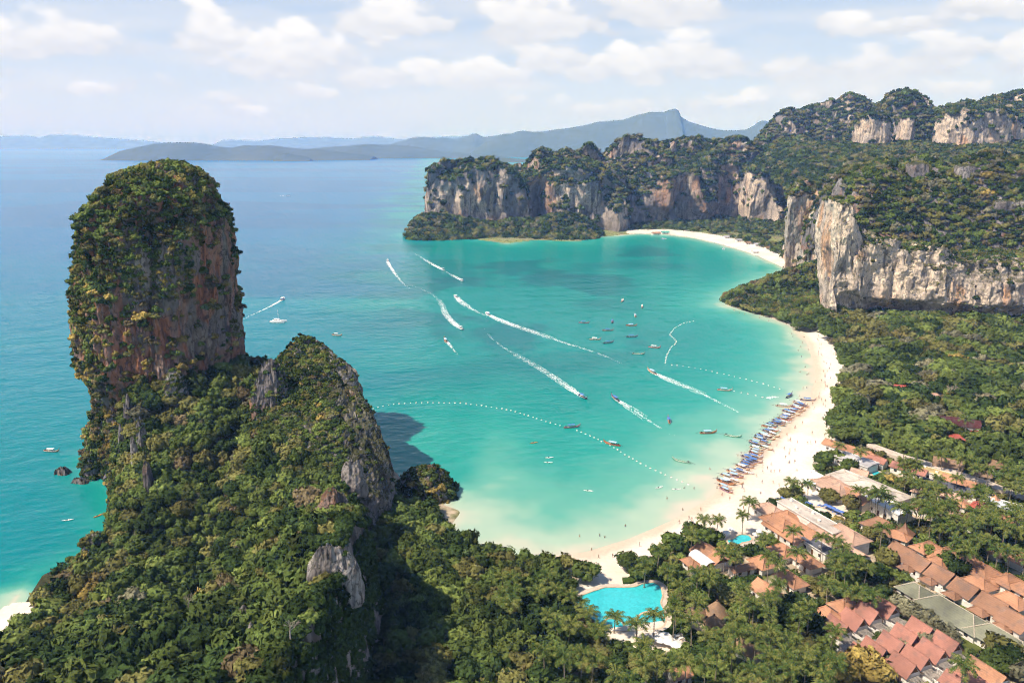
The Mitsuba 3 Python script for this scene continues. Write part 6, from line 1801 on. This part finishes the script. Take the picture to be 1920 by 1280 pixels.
# ---------------------------------------------------------------- foam behind the boats
def wake(pts, w0, w1, fade, lab, arms=0.0, density=1.5, seed=0):
    r = np.random.default_rng(900 + seed)
    line = smooth_line(poly(pts), 1.0)
    s = np.linspace(0, 1, len(line))
    tan = np.gradient(line, axis=0)
    tan /= np.linalg.norm(tan, axis=1, keepdims=True)
    nor = np.stack([-tan[:, 1], tan[:, 0]], 1)
    n = int(len(line) * max(w0, w1) * density * 8.5)
    t = r.random(n) ** 1.15
    i = (t * (len(line) - 1)).astype(int)
    w = 0.62 * (w0 + (w1 - w0) * t)
    lat = r.normal(size=n) * 0.30 * w
    if arms:                                                     # the two spreading edges of the bow wave
        arm = r.random(n) < 0.36
        spread = np.minimum(t * len(line) * 0.10 + 0.5, arms * 0.7)
        lat = np.where(arm & (t < 0.55), np.sign(r.normal(size=n)) * spread + r.normal(size=n) * 0.35, lat)
    p = line[i] + nor[i] * lat[:, None] + r.normal(size=(n, 2)) * 0.15
    clump = meshkit.fbm(np.c_[p / 2.6, p[:, :1] * 0], 3, 4 + seed)
    keep = (r.random(n) < (1 - t) ** fade + 0.04) & (clump > 0.22 + 0.16 * t + 0.20 * r.random(n))
    p, t = p[keep], t[keep]
    n = len(p)
    m = 5
    size = r.uniform(0.07, 0.23, n) * (1.25 - 0.6 * t)
    a = np.arange(m) * 2 * np.pi / m
    th = a[None] + r.uniform(0, 6.28, n)[:, None]
    rad = size[:, None] * r.uniform(0.6, 1.2, (n, m))
    ring = np.stack([p[:, :1] + rad * np.cos(th), p[:, 1:] + rad * np.sin(th), np.full((n, m), 0.02)], -1)
    tip = np.c_[p, 0.05 + size * 0.30 * (1.3 - t)]
    v = np.concatenate([ring, tip[:, None]], 1).reshape(-1, 3)
    j = np.arange(m)
    f = (np.arange(n)[:, None, None] * (m + 1) + np.stack([j, (j + 1) % m, j * 0 + m], 1)[None]).reshape(-1, 3)
    key = numbered('wake')
    scene[key] = mikit.ply((v, f), 'foam', smooth=True)
    tag(key, lab, 'wake', kind='stuff')


wake([(727, 491), (734, 503), (745, 519), (757, 532), (772, 543)], 5, 3, 0.9, 'white wake of the speedboat at the far left of the bay', seed=1)
wake([(863, 615), (848, 603), (836, 589), (829, 572), (812, 553), (785, 540), (762, 531)], 4.5, 2.5, 1.5, 'winding white wake', arms=3.0, seed=2)
wake([(865, 525), (850, 517), (832, 507)], 4.5, 3, 0.6, 'short white wake at the headland, nearer part', arms=2.5, seed=3)
wake([(829, 505), (812, 496), (795, 486), (776, 474)], 4.5, 2, 0.9, 'short white wake at the headland, farther part', arms=2.5, seed=4)
wake([(856, 557), (870, 570), (890, 582), (910, 591)], 6.5, 4, 0.4, 'thick white wake between the two leading speedboats', arms=3.5, seed=5)
wake([(916, 590), (950, 605), (1000, 622), (1060, 643), (1120, 662), (1172, 684)], 6, 2.5, 0.9, 'long white wake across the middle of the bay', arms=4.0, seed=6)
wake([(1091, 743), (1060, 722), (1020, 695), (985, 675), (950, 655), (920, 632), (904, 612)], 4, 3.2, 1.3, 'faint long wake of the dark boat coming in', arms=3.0, density=1.2, seed=7)
wake([(837, 640), (846, 650), (858, 666)], 3.5, 1.6, 0.9, 'short wake of the longtail boat at the left', seed=8)
wake([(1224, 698), (1262, 715), (1310, 735), (1360, 760), (1400, 780)], 4.2, 2.6, 0.55, 'broad white wake heading to the middle of the beach', arms=3.4, seed=9)
wake([(1156, 749), (1190, 770), (1230, 797), (1272, 821)], 3.8, 1.5, 0.8, 'white wake left of the broad one', arms=3.2, seed=10)
wake([(529, 562), (505, 575), (478, 588), (448, 602)], 3.4, 2.6, 0.8, 'white wake running behind the tall tower', seed=11)
wake([(540, 367), (530, 367), (515, 368)], 7, 4, 1.0, 'tiny far wake at sea', seed=12)
wake([(1440, 746), (1450, 744), (1462, 745)], 3.6, 3.6, 0.15, 'patch of churned white foam near the far end of the beach', density=2.5, seed=13)

# ---------------------------------------------------------------- people
import manifold3d


def ball(p, r):
    return manifold3d.Manifold.sphere(r, 8).translate(tuple(p))


def limb(a, ra, b, rb):
    return manifold3d.Manifold.batch_hull([ball(a, ra), ball(b, rb)])


def figure(pose):
    if pose == 'sit':
        J = dict(hip=(0, 0, 0.12), chest=(-0.12, 0, 0.52), neck=(-0.13, 0, 0.66), head=(-0.13, 0, 0.80), kl=(0.40, 0.12, 0.34), kr=(0.42, -0.12, 0.32), fl=(0.72, 0.12, 0.06), fr=(0.74, -0.12, 0.06), el=(-0.30, 0.25, 0.32), er=(-0.30, -0.25, 0.32), hl=(-0.36, 0.25, 0.06), hr=(-0.36, -0.25, 0.06))
    elif pose == 'walk':
        J = dict(hip=(0, 0, 0.90), chest=(0.02, 0, 1.25), neck=(0.03, 0, 1.47), head=(0.05, 0, 1.62), kl=(0.20, 0.10, 0.50), kr=(-0.08, -0.10, 0.48), fl=(0.30, 0.10, 0.06), fr=(-0.38, -0.10, 0.08), el=(-0.12, 0.26, 1.12), er=(0.12, -0.26, 1.12), hl=(-0.08, 0.28, 0.86), hr=(0.30, -0.26, 0.92))
    else:
        J = dict(hip=(0, 0, 0.90), chest=(0, 0, 1.25), neck=(0, 0, 1.47), head=(0.02, 0, 1.62), kl=(0.02, 0.11, 0.48), kr=(0.02, -0.11, 0.48), fl=(0.0, 0.13, 0.06), fr=(0.0, -0.13, 0.06), el=(0.0, 0.27, 1.12), er=(0.02, -0.27, 1.12), hl=(0.10, 0.30, 0.85), hr=(0.12, -0.28, 0.86))
    J = {k: np.array(v, float) for k, v in J.items()}
    sh = [J['chest'] + [0, s * 0.17, 0.14] for s in (1, -1)]
    hp = [J['hip'] + [0, s * 0.09, 0] for s in (1, -1)]
    b = [manifold3d.Manifold.batch_hull([ball(hp[0], 0.11), ball(hp[1], 0.11), ball(J['chest'], 0.14)]), manifold3d.Manifold.batch_hull([ball(J['chest'], 0.13), ball(sh[0], 0.07), ball(sh[1], 0.07)]), limb(J['chest'], 0.09, J['neck'], 0.055), ball(J['head'], 0.105), limb(J['neck'], 0.055, J['head'], 0.07), limb(J['head'], 0.06, J['head'] + [0.10, 0, -0.02], 0.02)]
    for i, s in enumerate('lr'):
        b += [limb(hp[i], 0.095, J['k' + s], 0.065), limb(J['k' + s], 0.065, J['f' + s], 0.042), limb(J['f' + s], 0.042, J['f' + s] + [0.15, 0, -0.02], 0.03), limb(sh[i], 0.058, J['e' + s], 0.045), limb(J['e' + s], 0.045, J['h' + s], 0.032), limb(J['h' + s], 0.035, J['h' + s] + [0.06, 0, -0.07], 0.02)]
    body = manifold3d.Manifold.batch_boolean(b, manifold3d.OpType.Add)
    wear = manifold3d.Manifold.batch_boolean([manifold3d.Manifold.batch_hull([ball(hp[0], 0.125), ball(hp[1], 0.125)]), limb(hp[0], 0.11, hp[0] * 0.5 + J['kl'] * 0.5, 0.095), limb(hp[1], 0.11, hp[1] * 0.5 + J['kr'] * 0.5, 0.095)], manifold3d.OpType.Add)
    hair = manifold3d.Manifold.sphere(0.118, 8).translate(tuple(J['head'] + [-0.02, 0, 0.025]))
    return body, wear, hair


matte('skin', [0.42, 0.26, 0.18])
matte('skin_tan', [0.26, 0.145, 0.095])
matte('hair', [0.05, 0.035, 0.025])
PEOPLE, LOOKS_ = [], []
for pose in ('stand', 'walk', 'sit'):
    bd, wr, hr = (mikit.ply(m, None, smooth=50) for m in figure(pose))
    for skin, wear in (('skin', 'paint_red'), ('skin_tan', 'paint_blue'), ('skin_tan', 'paint_dark'), ('skin', 'paint_white')):
        key = f'person_{pose}_{skin}_{wear}_kind'
        scene[key] = {'type': 'shapegroup', 'body': {**bd, 'bsdf': ref(skin)}, 'shorts': {**wr, 'bsdf': ref(wear)}, 'hair': {**hr, 'bsdf': ref('hair')}}
        PEOPLE.append(key)
        LOOKS_.append(f"{ {'stand': 'standing', 'walk': 'walking', 'sit': 'sitting'}[pose]} person in {wear[6:] if wear != 'paint_dark' else 'dark'} swimwear")
BEACH_IN = BEACH.buffer(-3)
SHALLOW = shapely.LineString(shore_r[8:24]).buffer(14).difference(LAND)
got = 0
while got < 150:
    wade = got >= 105
    area = SHALLOW if wade else BEACH_IN
    x0, y0, x1, y1 = area.bounds
    x, y = rng.uniform(x0, x1), rng.uniform(y0, y1)
    if not area.contains(shapely.Point(x, y)) or not in_view(np.array([[x, y, 0.0]]), 0)[0]:
        continue
    if not wade and shapely.LineString(ROW).distance(shapely.Point(x, y)) < 6:
        continue
    k = int(rng.integers(8 if wade or rng.random() < 0.75 else 12))
    z = -0.55 if wade else float(land_height(np.array([x]), np.array([y]))[0]) + 0.06
    key = numbered('person')
    scene[key] = {'type': 'instance', 'shapegroup': ref(PEOPLE[k]), 'to_world': T4().translate([x, y, z]) @ T4().rotate([0, 0, 1], float(rng.uniform(0, 360)))}
    part_ = 'near' if y < 330 else ('middle' if y < 430 else 'far')
    tag(key, LOOKS_[k] + (' wading in the shallow water' if wade else f' on the {part_} part of the beach'), 'person', 'bathers wading off the beach' if wade else f'people on the {part_} part of the beach')
    got += 1


# ---------------------------------------------------------------- the air
bsdf('clear', {'type': 'null'})
HX, HY, HZ0, HZ1 = 62000.0, 33500.0, -3.0, 760.0
scene['haze'] = {'type': 'cube', 'to_world': T4().translate([0, 28000, (HZ0 + HZ1) / 2]) @ T4().scale([HX, HY, (HZ1 - HZ0) / 2]),
                 'bsdf': {'type': 'ref', 'id': 'clear'}, 'interior': {'type': 'ref', 'id': 'air'}}
tag('haze', 'thin blue haze over the sea and the land', 'haze', kind='stuff')
